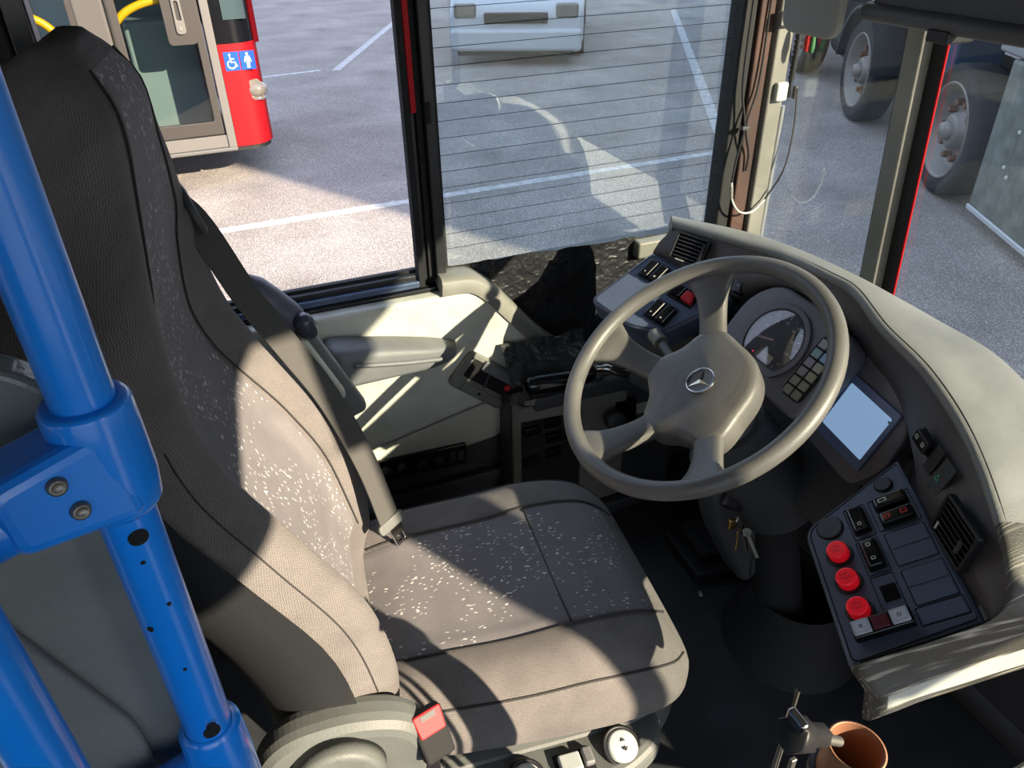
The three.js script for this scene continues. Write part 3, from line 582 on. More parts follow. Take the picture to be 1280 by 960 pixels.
// ───────────────────────── dashboard ─────────────────────────
const dash = thing('dashboard', 'curved grey bus dashboard with hood, gauges, screen and switch panels', 'dashboard', [0, 0, 0]);
{
  const L = [[0.867, 0.86, -0.408], [0.911, 0.87, -0.255], [0.935, 0.875, -0.168], [0.941, 0.88, -0.052], [0.941, 0.88, 0.006], [0.903, 0.87, 0.118], [0.882, 0.86, 0.218], [0.852, 0.845, 0.306], [0.824, 0.83, 0.367], [0.783, 0.81, 0.438], [0.757, 0.785, 0.485], [0.735, 0.752, 0.517], [0.72, 0.73, 0.516], [0.685, 0.702, 0.5], [0.64, 0.672, 0.479], [0.598, 0.642, 0.458]];
  const B = [[0.838, 0.799, -0.424], [0.895, 0.775, -0.235], [0.925, 0.825, -0.15], [0.935, 0.835, -0.06], [0.94, 0.82, 0.02], [0.955, 0.772, 0.085], [0.938, 0.757, 0.155], [0.865, 0.742, 0.262], [0.808, 0.738, 0.33], [0.772, 0.729, 0.41], [0.748, 0.722, 0.472], [0.731, 0.72, 0.508], [0.72, 0.712, 0.509], [0.688, 0.692, 0.495], [0.643, 0.662, 0.474], [0.602, 0.634, 0.454]];
  const O = [[0.885, 0.864, -0.44], [0.945, 0.876, -0.29], [0.975, 0.879, -0.19], [0.99, 0.88, -0.06], [0.995, 0.878, 0.03], [1.0, 0.872, 0.13], [1.005, 0.864, 0.23], [0.985, 0.84, 0.335], [0.955, 0.818, 0.42], [0.91, 0.794, 0.495], [0.86, 0.77, 0.548], [0.81, 0.738, 0.562], [0.765, 0.706, 0.542], [0.705, 0.672, 0.518], [0.655, 0.648, 0.5], [0.61, 0.624, 0.486]];
  const c3 = (a) => curve(a), cl = c3(L), cb = c3(B), co = c3(O), rows = [], inner = [], N = 84;
  for (let i = 0; i <= N; i++) {
    const t = i / N, l = cl.getPoint(t), b = cb.getPoint(t), o = co.getPoint(t);
    const out = o.clone().sub(l).setY(0).normalize(), side = out;
    const mid = l.clone().lerp(o, 0.5).add(V(0, 0.006, 0));
    const f0 = Math.max(0, Math.min(1, (t - 0.5) / 0.25)), f = 1 - f0 * f0 * (3 - 2 * f0);        // the skirt shrinks to a narrow edge at the near end
    const o1 = o.clone().addScaledVector(side, lerp(0.008, 0.02, f)).add(V(0, lerp(-0.006, -0.012, f), 0)), o2 = o.clone().addScaledVector(side, lerp(0.011, 0.055, f)).add(V(0, lerp(-0.03, -0.06, f), 0)), o3 = o.clone().addScaledVector(side, lerp(0.01, 0.07, f)).add(V(0, lerp(-0.05, -0.16, f), 0)), o4 = o.clone().addScaledVector(side, lerp(0.0, 0.07, f)).setY(lerp(o.y - 0.056, 0.5, f));
    const l1 = l.clone().addScaledVector(side, 0.006).add(V(0, 0.006, 0)), l0 = l.clone().addScaledVector(side, 0.002).add(V(0, -0.008, 0)), lin = l.clone().addScaledVector(side, 0.012).add(V(0, -0.014, 0));
    const ctrl = [lin, l0, l, l1, mid, o, o1, o2, o3, o4], cc = new THREE.CatmullRomCurve3(ctrl, false, 'centripetal');
    rows.push(cc.getPoints(44).reverse());
    inner.push([l.clone().addScaledVector(side, 0.010).add(V(0, -0.012, 0)), l.clone().addScaledVector(side, 0.012).add(V(0, -0.016, 0)).lerp(b, 0.3), l.clone().addScaledVector(side, 0.01).lerp(b, 0.66), b, b.clone().addScaledVector(side, 0.05).add(V(0, -0.05, 0))]);
  }
  const cutAt = 52, hood = mesh('hood', loft(rows.slice(0, cutAt + 1)), M.hood, dash, true);
  mesh('worn_edge', loft(rows.slice(cutAt), { capB: true }), M.scratched, dash, true);
  {
    const r0 = rows[0].map((p) => p.clone()), e = [...r0.filter((_, k) => k % 2 === 0), ...inner[0].map((p) => p.clone())];
    mesh('hood_end', loft([e.map((p) => p.clone().lerp(V(0.9, 0.74, -0.43), 0.9)), e].map((q) => q.slice().reverse()), { closed: true, capA: true }), M.hood, hood, true);
  }
  const face = mesh('inner_face', loft(inner.map((r) => r.slice().reverse())), std(0xffffff, 0.5, { map: plasticMap(86, 82, 82, 0.06), bumpMap: grainBump, bumpScale: 0.0003 }), dash, true);
  mesh('lip_seam', tube(L.map(([x, y, z]) => [x + 0.01, y + 0.006, z + 0.002]), 0.0016, 90, 6), M.groove, hood);
  mesh('hood_joint', tube([[0.80, 0.818, 0.412], [0.86, 0.816, 0.44], [0.91, 0.803, 0.462], [0.945, 0.78, 0.48]], 0.0014, 30, 6), M.groove, hood);
  // lower body
  mesh('lower_body', ext(shape([[0.80, -0.42], [0.92, -0.45], [1.0, -0.2], [1.02, 0.1], [0.98, 0.3], [0.9, 0.44], [0.84, 0.44], [0.86, 0.3], [0.93, 0.22], [0.93, 0.02], [0.92, -0.15], [0.86, -0.22]]), 0.2, 0.01).rotateX(Math.PI / 2).translate(0, 0.68, 0), M.darkPlastic, dash);
  mesh('front_fill', box(1.0, 1.27, 0.3, 0.7, -0.6, 0.75, 0.02), M.darkPlastic, dash);

  // ---- right switch panel
  const R = frame([0.752, 0.715, 0.378], [-0.517, 0.847, -0.126], [0.041, 0.029, 0.021]);
  const outline = [[-0.124, 0.078], [0.034, 0.141], [0.0352, -0.131], [-0.1285, -0.1414]];
  const rp = mesh('right_switch_panel', ext(roundShape(outline, [0.02, 0.006, 0.006, 0.012]), 0.085, 0.007, -0.085).applyMatrix4(R), M.panelBlue, dash);
  const on = (m) => (name, s, depth, bevel, z0, mt, parent) => mesh(name, ext(s, depth, bevel, z0).applyMatrix4(m), mt, parent);
  const r = on(R);
  const ring = (o, i) => { const s = o.clone(); s.holes.push(i); return s; };
  const groove = (u, v, w, h, m, parent) => m('frame_groove', ring(rect(u, v, w, h, 0.003), rect(u, v, w - 0.0022, h - 0.0022, 0.002)), 0.0006, 0, 0, M.groove, parent);
  const rocker = (m, parent, u, v, w, h, marks = [], horizontal = false) => {
    m('switch_well', rect(u, v, w + 0.004, h + 0.004, 0.003), 0.0012, 0, 0, M.groove, parent);
    const k = m('rocker_switch', rect(u, v, w, h, 0.004), 0.011, 0.0032, 0, M.blackGloss, parent);
    for (const [du, dv, mt, mw, mh] of marks) m('symbol', ring(rect(u + du, v + dv, mw ?? 0.006, mh ?? 0.006, 0.0012), rect(u + du, v + dv, (mw ?? 0.006) * 0.6, (mh ?? 0.006) * 0.6, 0.001)), 0.0003, 0, 0.0111, mt, k);
    return k;
  };
  const rim = (u, v, r0, h) => ring(disc(u, v, r0), disc(u, v, h));
  r('frame_line', ring(roundShape(outline.map(([a, b]) => [a * 0.93 - 0.003, b * 0.95]), [0.018, 0.005, 0.005, 0.01]), roundShape(outline.map(([a, b]) => [a * 0.93 * 0.985 - 0.003, b * 0.95 * 0.988]), [0.018, 0.005, 0.005, 0.01])), 0.0005, 0, 0, M.groove, rp);
  for (const [u, v, q] of [[0.0004, 0.1053, 0.0115], [-0.0885, 0.0655, 0.0175]]) {
    r('blank_rim', rim(u, v, q + 0.0015, q), 0.0008, 0, 0, M.groove, rp);
    r('round_blank', disc(u, v, q), 0.004, 0.0015, 0, M.darkPlastic, rp);
  }
  groove(-0.049, 0.0585, 0.03, 0.055, r, rp); rocker(r, rp, -0.049, 0.06, 0.02, 0.04, [[0, -0.011, M.whitePlastic, 0.005, 0.005]]);
  groove(-0.0015, 0.059, 0.056, 0.054, r, rp); rocker(r, rp, -0.0008, 0.0735, 0.042, 0.0185, [[-0.009, 0, M.whitePlastic, 0.012, 0.006]]); rocker(r, rp, -0.0008, 0.046, 0.042, 0.0185, [[-0.012, 0, M.redPlastic, 0.008, 0.007], [0.01, 0, M.redPlastic, 0.009, 0.007]]);
  groove(-0.0505, 0.0, 0.03, 0.055, r, rp); rocker(r, rp, -0.05, 0.001, 0.02, 0.042, [[0, 0.012, M.whitePlastic], [0, -0.01, M.whitePlastic, 0.006, 0.005]]);
  groove(-0.0508, -0.058, 0.03, 0.056, r, rp); r('sensor_window', rect(-0.049, -0.0575, 0.02, 0.024, 0.002), 0.0012, 0.0003, 0, M.blackGloss, rp);
  for (const v of [0.0, -0.06]) { groove(-0.0008, v, 0.0535, 0.0535, r, rp); for (const d of [-0.0132, 0.0132]) r('blank_plate', rect(-0.0008, v + d, 0.049, 0.0245, 0.002), 0.0016, 0.0005, 0, M.panelBlue, rp); }
  groove(-0.002, -0.1015, 0.058, 0.026, r, rp); r('blank_plate', rect(-0.002, -0.1015, 0.053, 0.022, 0.002), 0.0016, 0.0005, 0, M.panelBlue, rp);
  for (const [u, v] of [[-0.0893, 0.019], [-0.0909, -0.0255], [-0.0915, -0.0705]]) {
    r('button_rim', rim(u, v, 0.0185, 0.0145), 0.003, 0.001, 0, M.black, rp);
    const k = r('red_button', disc(u, v, 0.0138), 0.016, 0.0025, 0, M.redLens, rp);
    r('button_mark', ring(rect(u, v, 0.011, 0.008, 0.0015), rect(u, v, 0.009, 0.006, 0.001)), 0.0002, 0, 0.0161, M.redPlastic, k);
    r('button_mark', rect(u, v, 0.001, 0.012, 0.0003), 0.0002, 0, 0.0161, M.redPlastic, k);
  }
  const kbx = r('gear_keypad', rect(-0.072, -0.1, 0.074, 0.024, 0.003), 0.014, 0.002, 0, M.blackGloss, rp);
  const keyTex = (ch) => canvasTex(128, 128, (c) => { c.fillStyle = '#b9bfca'; c.fillRect(0, 0, 128, 128); c.fillStyle = '#4b5058'; c.font = 'bold 70px sans-serif'; c.textAlign = 'center'; c.textBaseline = 'middle'; c.fillText(ch, 64, 68); });
  for (const [u, ch] of [[-0.0955, 'R'], [-0.0485, 'D']]) {
    const kk = r('gear_key', rect(u, -0.1, 0.0215, 0.019, 0.002), 0.006, 0.001, 0.012, std(0xa9b0ba, 0.4), kbx);
    const pl = new THREE.PlaneGeometry(0.016, 0.014).translate(u, -0.1, 0.0182).applyMatrix4(R); mesh('key_letter', pl, std(0xffffff, 0.5, { map: keyTex(ch) }), kk, true);
  }
  r('gear_display', rect(-0.072, -0.1, 0.02, 0.017, 0.001), 0.003, 0.0006, 0.0125, std(0x571a26, 0.3), kbx);

  // near end of the dash: rubbed bevel and pale strip
  {
    const st = []; for (let k = 0; k <= 26; k++) { const t = lerp(0.655, 0.985, k / 26), o = co.getPoint(t), l = cl.getPoint(t), sd = o.clone().sub(l).setY(0).normalize(), p = o.clone().addScaledVector(sd, 0.0105).add(V(0, -0.009, 0)), q = o.clone().addScaledVector(sd, 0.0135).add(V(0, -0.046 + 0.016 * (k / 26), 0)); st.push([q, p, p.clone().addScaledVector(sd, -0.008), q.clone().addScaledVector(sd, -0.008)]); }
    mesh('pale_strip', toCreasedNormals(loft(st, { closed: true, capA: true, capB: true }), 0.6), M.whitePlastic, dash, true);
  }

  // vent and twin rocker on the inner face at the right
  const VR = frame([0.779, 0.757, 0.416], [-0.9, 0.15, -0.4], [-0.42, 0, 0.9]), vr = on(VR);
  const vent = vr('air_vent', ring(rect(0, 0, 0.084, 0.06, 0.004), rect(0, 0, 0.074, 0.05, 0.003)), 0.012, 0.002, 0.0, M.black, dash);
  vr('vent_back', rect(0, 0, 0.076, 0.052, 0.002), 0.002, 0, 0, M.groove, vent);
  for (let k = 0; k < 6; k++) vr('slat', rect(0, -0.02 + k * 0.008, 0.072, 0.0022, 0.0008), 0.007, 0.0006, 0.003, M.black, vent);
  vr('vent_slider', rect(0.022, -0.004, 0.006, 0.02, 0.002), 0.004, 0.001, 0.01, M.darkPlastic, vent);
  vr('vent_mark', rect(-0.03, -0.016, 0.003, 0.012, 0.001), 0.001, 0, 0.0105, M.whitePlastic, vent);
  const VS = frame([0.852, 0.785, 0.284], [-0.86, 0.3, -0.42], [-0.42, 0, 0.9]), vs = on(VS);
  rocker(vs, dash, 0, 0, 0.04, 0.02, [[-0.01, 0, M.whitePlastic, 0.007, 0.006], [0.01, 0, M.whitePlastic, 0.007, 0.006]]);
  vs('blank_plate', rect(0.034, -0.004, 0.022, 0.04, 0.002), 0.002, 0.0006, 0, M.black, dash);
  vs('blank_plate', rect(0.066, -0.01, 0.03, 0.05, 0.002), 0.002, 0.0006, 0, M.darkPlastic, dash);
  vs('green_mark', ring(shape([[0.056, -0.018], [0.066, -0.018], [0.061, -0.007]]), shape([[0.0578, -0.017], [0.0642, -0.017], [0.061, -0.0098]])), 0.0004, 0, 0.0022, std(0x3fae8a, 0.5), dash);

  // ---- left switch panel
  const Lf = frame([0.782, 0.73, -0.29], [-0.442, 0.857, 0.265], [0.016, -0.007, 0.05]), l = on(Lf);
  const lo = [[-0.1494, -0.0591], [-0.0379, -0.0628], [0.0357, -0.0352], [0.0638, 0.0291], [0.0932, 0.1051], [-0.119, 0.1074]];
  const lp = mesh('left_switch_panel', ext(roundShape(lo, [0.02, 0.02, 0.012, 0.01, 0.004, 0.008]), 0.06, 0.008, -0.06).applyMatrix4(Lf), M.panelBlue, dash);
  l('frame_line', ring(roundShape(lo.map(([a, b]) => [a * 0.94 - 0.001, b * 0.93 + 0.001]), 0.015), roundShape(lo.map(([a, b]) => [a * 0.93 - 0.001, b * 0.915 + 0.001]), 0.015)), 0.0005, 0, 0, M.groove, lp);
  groove(-0.078, 0.067, 0.055, 0.052, l, lp); rocker(l, lp, -0.091, 0.067, 0.021, 0.042, [[0, -0.012, M.whitePlastic, 0.003, 0.003]]); rocker(l, lp, -0.0655, 0.067, 0.021, 0.042, [[0, -0.012, M.whitePlastic, 0.004, 0.004]]);
  groove(-0.0005, -0.002, 0.055, 0.052, l, lp); rocker(l, lp, -0.0135, -0.002, 0.021, 0.042, [[0, -0.012, M.whitePlastic, 0.003, 0.003]]); rocker(l, lp, 0.0125, -0.002, 0.021, 0.042, [[0, -0.012, M.whitePlastic, 0.004, 0.003]]);
  l('switch_well', rect(0.01, 0.055, 0.062, 0.036, 0.003), 0.001, 0, 0, M.groove, lp);
  l('rocker_switch', roundShape([[-0.017, 0.043], [0.008, 0.043], [0.008, 0.07]], 0.005), 0.012, 0.003, 0, M.blackGloss, lp);
  l('hazard_switch', roundShape([[0.012, 0.043], [0.012, 0.066], [0.03, 0.066], [0.04, 0.043]], 0.005), 0.012, 0.003, 0, M.redPlastic, lp);
  // vent on the face above it
  const VL = frame([0.873, 0.826, -0.342], [-0.79, 0.53, 0.33], [0.063, 0.0, 0.17]), vl = on(VL);
  const vn = vl('air_vent', ring(rect(0, 0, 0.075, 0.056, 0.004), rect(0, 0, 0.066, 0.048, 0.003)), 0.013, 0.002, -0.002, M.black, dash);
  vl('vent_back', rect(0, 0, 0.07, 0.05, 0.002), 0.002, 0, -0.002, M.groove, vn);
  for (let k = 0; k < 6; k++) vl('slat', rect(-0.003, -0.019 + k * 0.0076, 0.056, 0.0025, 0.0008), 0.008, 0.0006, 0.002, M.darkPlastic, vn);
  vl('vent_slider', rect(0.03, 0, 0.006, 0.04, 0.002), 0.003, 0.001, 0.01, M.black, vn);
  vl('vent_mark', rect(-0.01, -0.0255, 0.02, 0.003, 0.001), 0.001, 0, 0.011, M.whitePlastic, vn);
  const V2 = frame([0.915, 0.80, -0.235], [-0.79, 0.53, 0.2], [0.063, 0.0, 0.17]), v2 = on(V2);
  rocker(v2, dash, 0.01, -0.012, 0.021, 0.03, [[0, 0, M.whitePlastic, 0.005, 0.004]]);
  v2('blank_plate', rect(-0.005, 0.03, 0.04, 0.016, 0.002), 0.003, 0.0006, 0, M.black, dash);

  // ---- instrument binnacle
  const C = frame([0.868, 0.766, -0.062], [-0.78, 0.62, 0.02], [0, 0, 1]), c = on(C);
  const bin = mesh('instrument_binnacle', ext(roundShape([[-0.112, -0.085], [0.135, -0.09], [0.135, 0.07], [0.06, 0.088], [-0.07, 0.09], [-0.112, 0.04]], [0.04, 0.02, 0.03, 0.05, 0.06, 0.05]), 0.06, 0.008, -0.06).applyMatrix4(C), M.clusterFace, dash);
  const gs = new THREE.Shape(); gs.absarc(0.002, -0.001, 0.0575, -0.82, Math.PI + 0.78, false); gs.closePath();
  const gs2 = new THREE.Shape(); gs2.absarc(0.002, -0.001, 0.07, -0.95, Math.PI + 0.92, false); gs2.closePath();
  mesh('gauge_ring', ext(ring(gs2, gs), 0.004, 0.0012, 0, 40).applyMatrix4(C), M.black, bin);
  mesh('gauge_surround', ext(ring(gs2, (() => { const s = new THREE.Shape(); s.absarc(0.002, -0.001, 0.0605, -0.82, Math.PI + 0.78, false); s.closePath(); return s; })()), 0.0055, 0.0012, 0, 40).applyMatrix4(C), M.clusterFace, bin);
  const dialTex = canvasTex(512, 512, (g, w) => {
    g.fillStyle = '#3c3b42'; g.fillRect(0, 0, w, w); g.translate(w / 2, w / 2); g.strokeStyle = '#e9e9ea'; g.fillStyle = '#e9e9ea'; g.font = '26px sans-serif'; g.textAlign = 'center'; g.textBaseline = 'middle';
    for (let k = 0; k <= 12; k++) { const a = Math.PI * (0.95 + k * 1.1 / 12), big = k % 2 === 0; g.lineWidth = big ? 5 : 3; g.beginPath(); g.moveTo(Math.cos(a) * 205, Math.sin(a) * 205); g.lineTo(Math.cos(a) * (big ? 180 : 190), Math.sin(a) * (big ? 180 : 190)); g.stroke(); if (big) g.fillText(String(k * 10), Math.cos(a) * 150, Math.sin(a) * 150); }
    g.strokeStyle = '#d8b9ae'; g.lineWidth = 5; g.beginPath(); g.moveTo(0, 0); g.lineTo(-150, 40); g.stroke();
    g.font = '20px sans-serif'; g.fillText('1/1', 150, 110); g.fillText('½', 120, 150);
  });
  {
    const q = new THREE.ShapeGeometry(gs, 40), p = q.attributes.position, uv = q.attributes.uv;
    for (let i = 0; i < p.count; i++) uv.setXY(i, (p.getX(i) - 0.002) / 0.13 + 0.5, (p.getY(i) + 0.001) / 0.13 + 0.5);
    const dial = mesh('gauge_dial', q.translate(0, 0, 0.0004).applyMatrix4(C), std(0xffffff, 0.5, { map: dialTex }), bin, true);
    c('small_display', roundShape([[-0.0045, -0.024], [0.0248, -0.0248], [0.0246, -0.0402], [-0.0045, -0.0372]], 0.001), 0.0008, 0.0002, 0.0004, std(0xb4a998, 0.4), dial);
    mesh('needle', ext(shape([[0.0, -0.0012], [0.0, 0.0012], [-0.035, -0.009], [-0.035, -0.0098]]), 0.001, 0, 0.002).applyMatrix4(C), std(0xe0b8a8, 0.5), dial);
    c('warning_lamp', disc(-0.0215, -0.0365, 0.0012), 0.0008, 0, 0.0006, std(0xff4060, 0.3, { emissive: 0xff2050, emissiveIntensity: 0.3 }), dial);
    mesh('gauge_glass', ext(gs, 0.0012, 0.0003, 0.0035, 40).applyMatrix4(C), phy(0xfafafa, 0.03, { transmission: 1, thickness: 0, ior: 1.5 }), bin);
  }
  c('trip_knob', disc(-0.0044, -0.067, 0.0035), 0.006, 0.001, 0, M.black, bin);
  const kp = c('keypad', rect(0.1015, -0.004, 0.047, 0.118, 0.012), 0.003, 0.001, 0, M.blackMatt, bin);
  const tints = [0x9a9a9c, 0x84a0a4, 0x8f8792, 0x847c7e, 0x848278, 0x848278, 0x9a9a9c, 0x86a6c4, 0x9c9c88, 0x94927a, 0x86826a, 0x7d7a68];
  for (let k = 0; k < 12; k++) { const rI = k % 6, cI = (k / 6) | 0; c('keypad_key', rect(0.0912 + cI * 0.0206, 0.041 - rI * 0.0187, 0.0165, 0.0155, 0.002), 0.0045, 0.0012, 0.002, std(tints[k], 0.55), kp); }
  // ---- screen
  const S = frame([0.91, 0.695, 0.116], [-0.897, 0.435, -0.081], [-0.012, -0.006, 0.106]), s = on(S);
  const sp = mesh('screen_panel', ext(roundShape([[-0.11, -0.085], [0.06, -0.09], [0.092, -0.03], [0.085, 0.04], [0.03, 0.08], [-0.06, 0.095], [-0.12, 0.08]], 0.02), 0.05, 0.004, -0.054).applyMatrix4(S), M.clusterFace, dash);
  const bz = s('screen_bezel', ring(rect(-0.004, -0.002, 0.128, 0.116, 0.004), rect(-0.0015, -0.001, 0.105, 0.085, 0.004)), 0.006, 0.001, -0.004, M.bezel, sp);
  s('display', rect(-0.0015, -0.001, 0.107, 0.087, 0.001), 0.003, 0, -0.003, M.screen, bz);
  s('bezel_key', disc(0.05, 0.035, 0.0018), 0.001, 0, 0.002, M.groove, bz);
  mesh('under_column_cover', ext(shape([[-0.11, -0.2], [0.07, -0.2], [0.06, -0.085], [-0.11, -0.08]]), 0.03, 0.004, -0.06).applyMatrix4(S), M.darkPlastic, dash);
}

// ───────────────────────── driver-side door panel and console ─────────────────────────
const dp = structure('trim_4', 'stained cream side panel under the sliding window', 'panel', [0.35, 0.25, -0.62]);
mesh('panel', ext(roundShape([[-0.2, 0.705], [0.42, 0.70], [0.505, 0.695], [0.55, 0.66], [0.605, 0.58], [0.7, 0.465], [0.745, 0.44], [0.62, 0.40], [0.575, 0.36], [0.548, 0.283], [0.2, 0.25], [-0.2, 0.25]], [0.01, 0.02, 0.04, 0.04, 0.03, 0.03, 0.005, 0.02, 0.03, 0.02, 0.01, 0.01]), 0.06, 0.008, -0.66), M.cream, dp);
{
  // curved grey cap running down towards the dash
  const cvA = curve([[0.425, 0.735, 0], [0.50, 0.728, 0], [0.545, 0.695, 0], [0.6, 0.63, 0], [0.68, 0.535, 0], [0.775, 0.455, 0]]), rows = [];
  for (let i = 0; i <= 40; i++) {
    const p = cvA.getPoint(i / 40), t = cvA.getTangent(i / 40), n = V(-t.y, t.x, 0), prof = [[-0.012, -0.672], [0, -0.672], [0.004, -0.66], [0.004, -0.612], [0, -0.602], [-0.008, -0.596], [-0.034, -0.594], [-0.036, -0.602]];
    rows.push(prof.map(([h, z]) => p.clone().addScaledVector(n, h).setZ(z)));
  }
  mesh('cap_rail', toCreasedNormals(loft(rows, { closed: true, capA: true, capB: true }), 0.7), M.greyTrim, dp);
}
const well = structure('trim_5', 'crumpled black tape covering the ledge below the fixed window', 'trim', [0.8, 0.5, -0.66]);
{
  const rows = [];
  for (let i = 0; i <= 60; i++) {
    const x = lerp(0.446, 1.17, i / 60), row = [];
    for (let k = 0; k <= 30; k++) {
      const v = k / 30, z0 = -0.668 + 0.03 * v * v * 0 , y = lerp(0.742 - 0.028 * (x - 0.446) + 0.006 * (noise(x * 40, 3, 999, 5) - 0.5), 0.42, v);
      const cr = x > 0.56 && x < 0.86 ? Math.abs(fbm(x * 22, y * 30, 999, 33, 3) - 0.5) * 0.012 : 0;
      row.push(V(x, y, z0 + 0.012 + cr + 0.05 * Math.max(0, v - 0.75)));
    }
    rows.push(row);
  }
  mesh('black_tape', loft(rows.map((r) => r.reverse())), M.tape, well, true);
  mesh('pale_ledge', box(0.93, 1.17, 0.68, 0.722, -0.665, -0.628, 0.006), M.greyTrim, well);
  mesh('ledge_floor', box(0.6, 1.2, 0.4, 0.44, -0.67, -0.5, 0.01), M.darkPlastic, well);
  mesh('pale_ledge', box(0.78, 0.98, 0.44, 0.452, -0.64, -0.53, 0.004), M.greyTrim, well);
}
{
  const ar = dp;
  const rows = [];
  for (let i = 0; i <= 30; i++) {
    const t = i / 30, x = lerp(0.15, 0.445, t), end = Math.min(1, t * 10, (1 - t) * 3.2), k = Math.sqrt(Math.max(0.0, 1 - (1 - Math.min(1, end)) ** 2)), top = 0.668 - 0.055 * t - 0.02 * t * t, bot = 0.567 - 0.012 * t, d = (0.095 - 0.03 * t) * (0.25 + 0.75 * k), my = lerp((top + bot) / 2, 1, 0), h = (top - bot) / 2 * (0.5 + 0.5 * k), row = [];
    for (let j = 0; j < 28; j++) { const q = j / 28 * Math.PI * 2, c = Math.cos(q), s = Math.sin(q); row.push(V(x, my + h * Math.sign(s) * Math.abs(s) ** 0.45, -0.605 + d * 0.5 + d * 0.5 * Math.sign(c) * Math.abs(c) ** 0.55)); }
    rows.push(row);
  }
  const pad = mesh('armrest', loft(rows.map((r) => r.slice().reverse()), { closed: true, capA: true, capB: true }), M.armrest, ar, true);
  mesh('ridge', tube([[0.2, 0.628, -0.509], [0.3, 0.606, -0.516], [0.39, 0.588, -0.527]], 0.005, 20, 8), M.armrest, pad);
  mesh('rear_knob', rod([0.135, 0.61, -0.57], [0.152, 0.61, -0.57], 0.032, 0.034), M.black, pad);
}
const ins = thing('switch_insert', 'oblong grey switch tray with black recess and red tip beside armrest', 'switch tray', [0.51, 0.45, -0.59]);
{
  const m = frame([0.512, 0.462, -0.6], [0, 0, 1], [0.72, -0.62, 0]), q = (name, s, d, b, z, mt, p = ins) => mesh(name, ext(s, d, b, z).applyMatrix4(m), mt, p);
  q('tray', rect(0, 0, 0.17, 0.1, 0.02), 0.012, 0.004, 0, M.greyTrim);
  q('recess', rect(0.0, 0.012, 0.13, 0.05, 0.006), 0.002, 0, 0.0115, M.groove);
  q('divider', rect(-0.005, 0.008, 0.006, 0.05, 0.002, 0.3), 0.012, 0.002, 0.006, M.darkPlastic);
  q('flap', rect(0.012, 0.034, 0.1, 0.026, 0.006), 0.01, 0.003, 0.012, M.armrest);
  q('lower_flap', rect(0.01, -0.034, 0.12, 0.022, 0.008), 0.006, 0.002, 0.012, M.greyTrim);
  q('screw', disc(-0.07, 0.036, 0.004), 0.003, 0.001, 0.012, M.dullSteel);
  q('screw', disc(0.0, -0.034, 0.004), 0.002, 0, 0.018, M.black);
  mesh('red_tip', lathe([[0, 0.016], [0.006, 0.014], [0.008, 0.004], [0.008, 0]], [0.56, 0.435, -0.58], [0.1, 0.6, 0.8]), M.redPlastic, ins);
}
const tl = thing('taped_lever', 'black tape-wrapped lever lying on the console', 'lever', [0.62, 0.42, -0.52]);
mesh('grip', lathe([[0, 0.11], [0.02, 0.11], [0.024, 0.1], [0.025, 0.03], [0.022, 0.005], [0.015, 0]], [0.582, 0.478, -0.51], [0.97, -0.02, 0.1]), M.blackGloss, tl);
mesh('bracket', cbox(0.05, 0.05, 0.03, 0.62, 0.435, -0.525, 0.005), M.black, tl);
mesh('arm', rod([0.66, 0.46, -0.52], [0.76, 0.445, -0.53], 0.014, 0.012), M.blackGloss, tl);
mesh('wire', tube([[0.578, 0.47, -0.51], [0.56, 0.44, -0.505], [0.575, 0.425, -0.505], [0.61, 0.42, -0.508]], 0.002), M.black, tl);
mesh('tag', cbox(0.03, 0.02, 0.002, 0.59, 0.428, -0.506, 0.0005), M.greyTrim, tl);
mesh('torn_tape', (() => { const rows = []; for (let i = 0; i <= 30; i++) { const row = []; for (let k = 0; k <= 16; k++) { const x = lerp(0.55, 0.76, i / 30), v = k / 16; row.push(V(x, lerp(0.545, 0.47, v) + 0.012 * noise(x * 30, v * 4, 999, 8), -0.59 + 0.06 * v + 0.012 * fbm(x * 50, v * 3, 999, 9, 2))); } rows.push(row.reverse()); } return loft(rows); })(), M.tape, tl, true);

const cs = structure('trim_6', 'grey side console with switches in front of the seat', 'console', [0.75, 0.1, -0.58]);
mesh('console_body', box(0.548, 1.02, 0.02, 0.425, -0.66, -0.53, 0.012), M.darkPlastic, cs);
mesh('console_trim', ext((() => { const o = roundShape([[0.55, 0.05], [0.86, 0.05], [0.86, 0.385], [0.72, 0.4], [0.552, 0.42]], 0.01); o.holes.push(roundShape([[0.572, 0.06], [0.735, 0.06], [0.735, 0.355], [0.572, 0.368]], 0.004)); return o; })(), 0.012, 0.003, -0.532), M.greyTrim, cs);
mesh('switch_plate', box(0.57, 0.74, 0.06, 0.37, -0.534, -0.527, 0.001), M.black, cs);
for (const [x, y] of [[0.60, 0.335], [0.655, 0.345], [0.66, 0.298], [0.66, 0.25], [0.60, 0.24], [0.71, 0.345], [0.712, 0.296]]) mesh('rocker_switch', cbox(0.042, 0.026, 0.012, x, y, -0.522, 0.004), y < 0.245 ? M.groove : M.blackGloss, cs);
for (const y of [0.32, 0.273]) mesh('divider_bar', cbox(0.16, 0.004, 0.004, 0.655, y, -0.526, 0.001), M.darkPlastic, cs);
mesh('console_lip', box(0.56, 1.0, 0.405, 0.435, -0.56, -0.518, 0.01), M.dashPlastic, cs);
mesh('lower_ledge', box(0.3, 1.0, 0.0, 0.04, -0.66, -0.5, 0.01), M.darkPlastic, cs);
mesh('knob_plate', ext(roundShape([[0.83, 0.28], [0.895, 0.285], [0.89, 0.355], [0.825, 0.36]], 0.012), 0.01, 0.003, -0.53), M.blackGloss, cs);
const pk = thing('valve_knob', 'round black knob on the side console', 'knob', [0.815, 0.32, -0.5]);
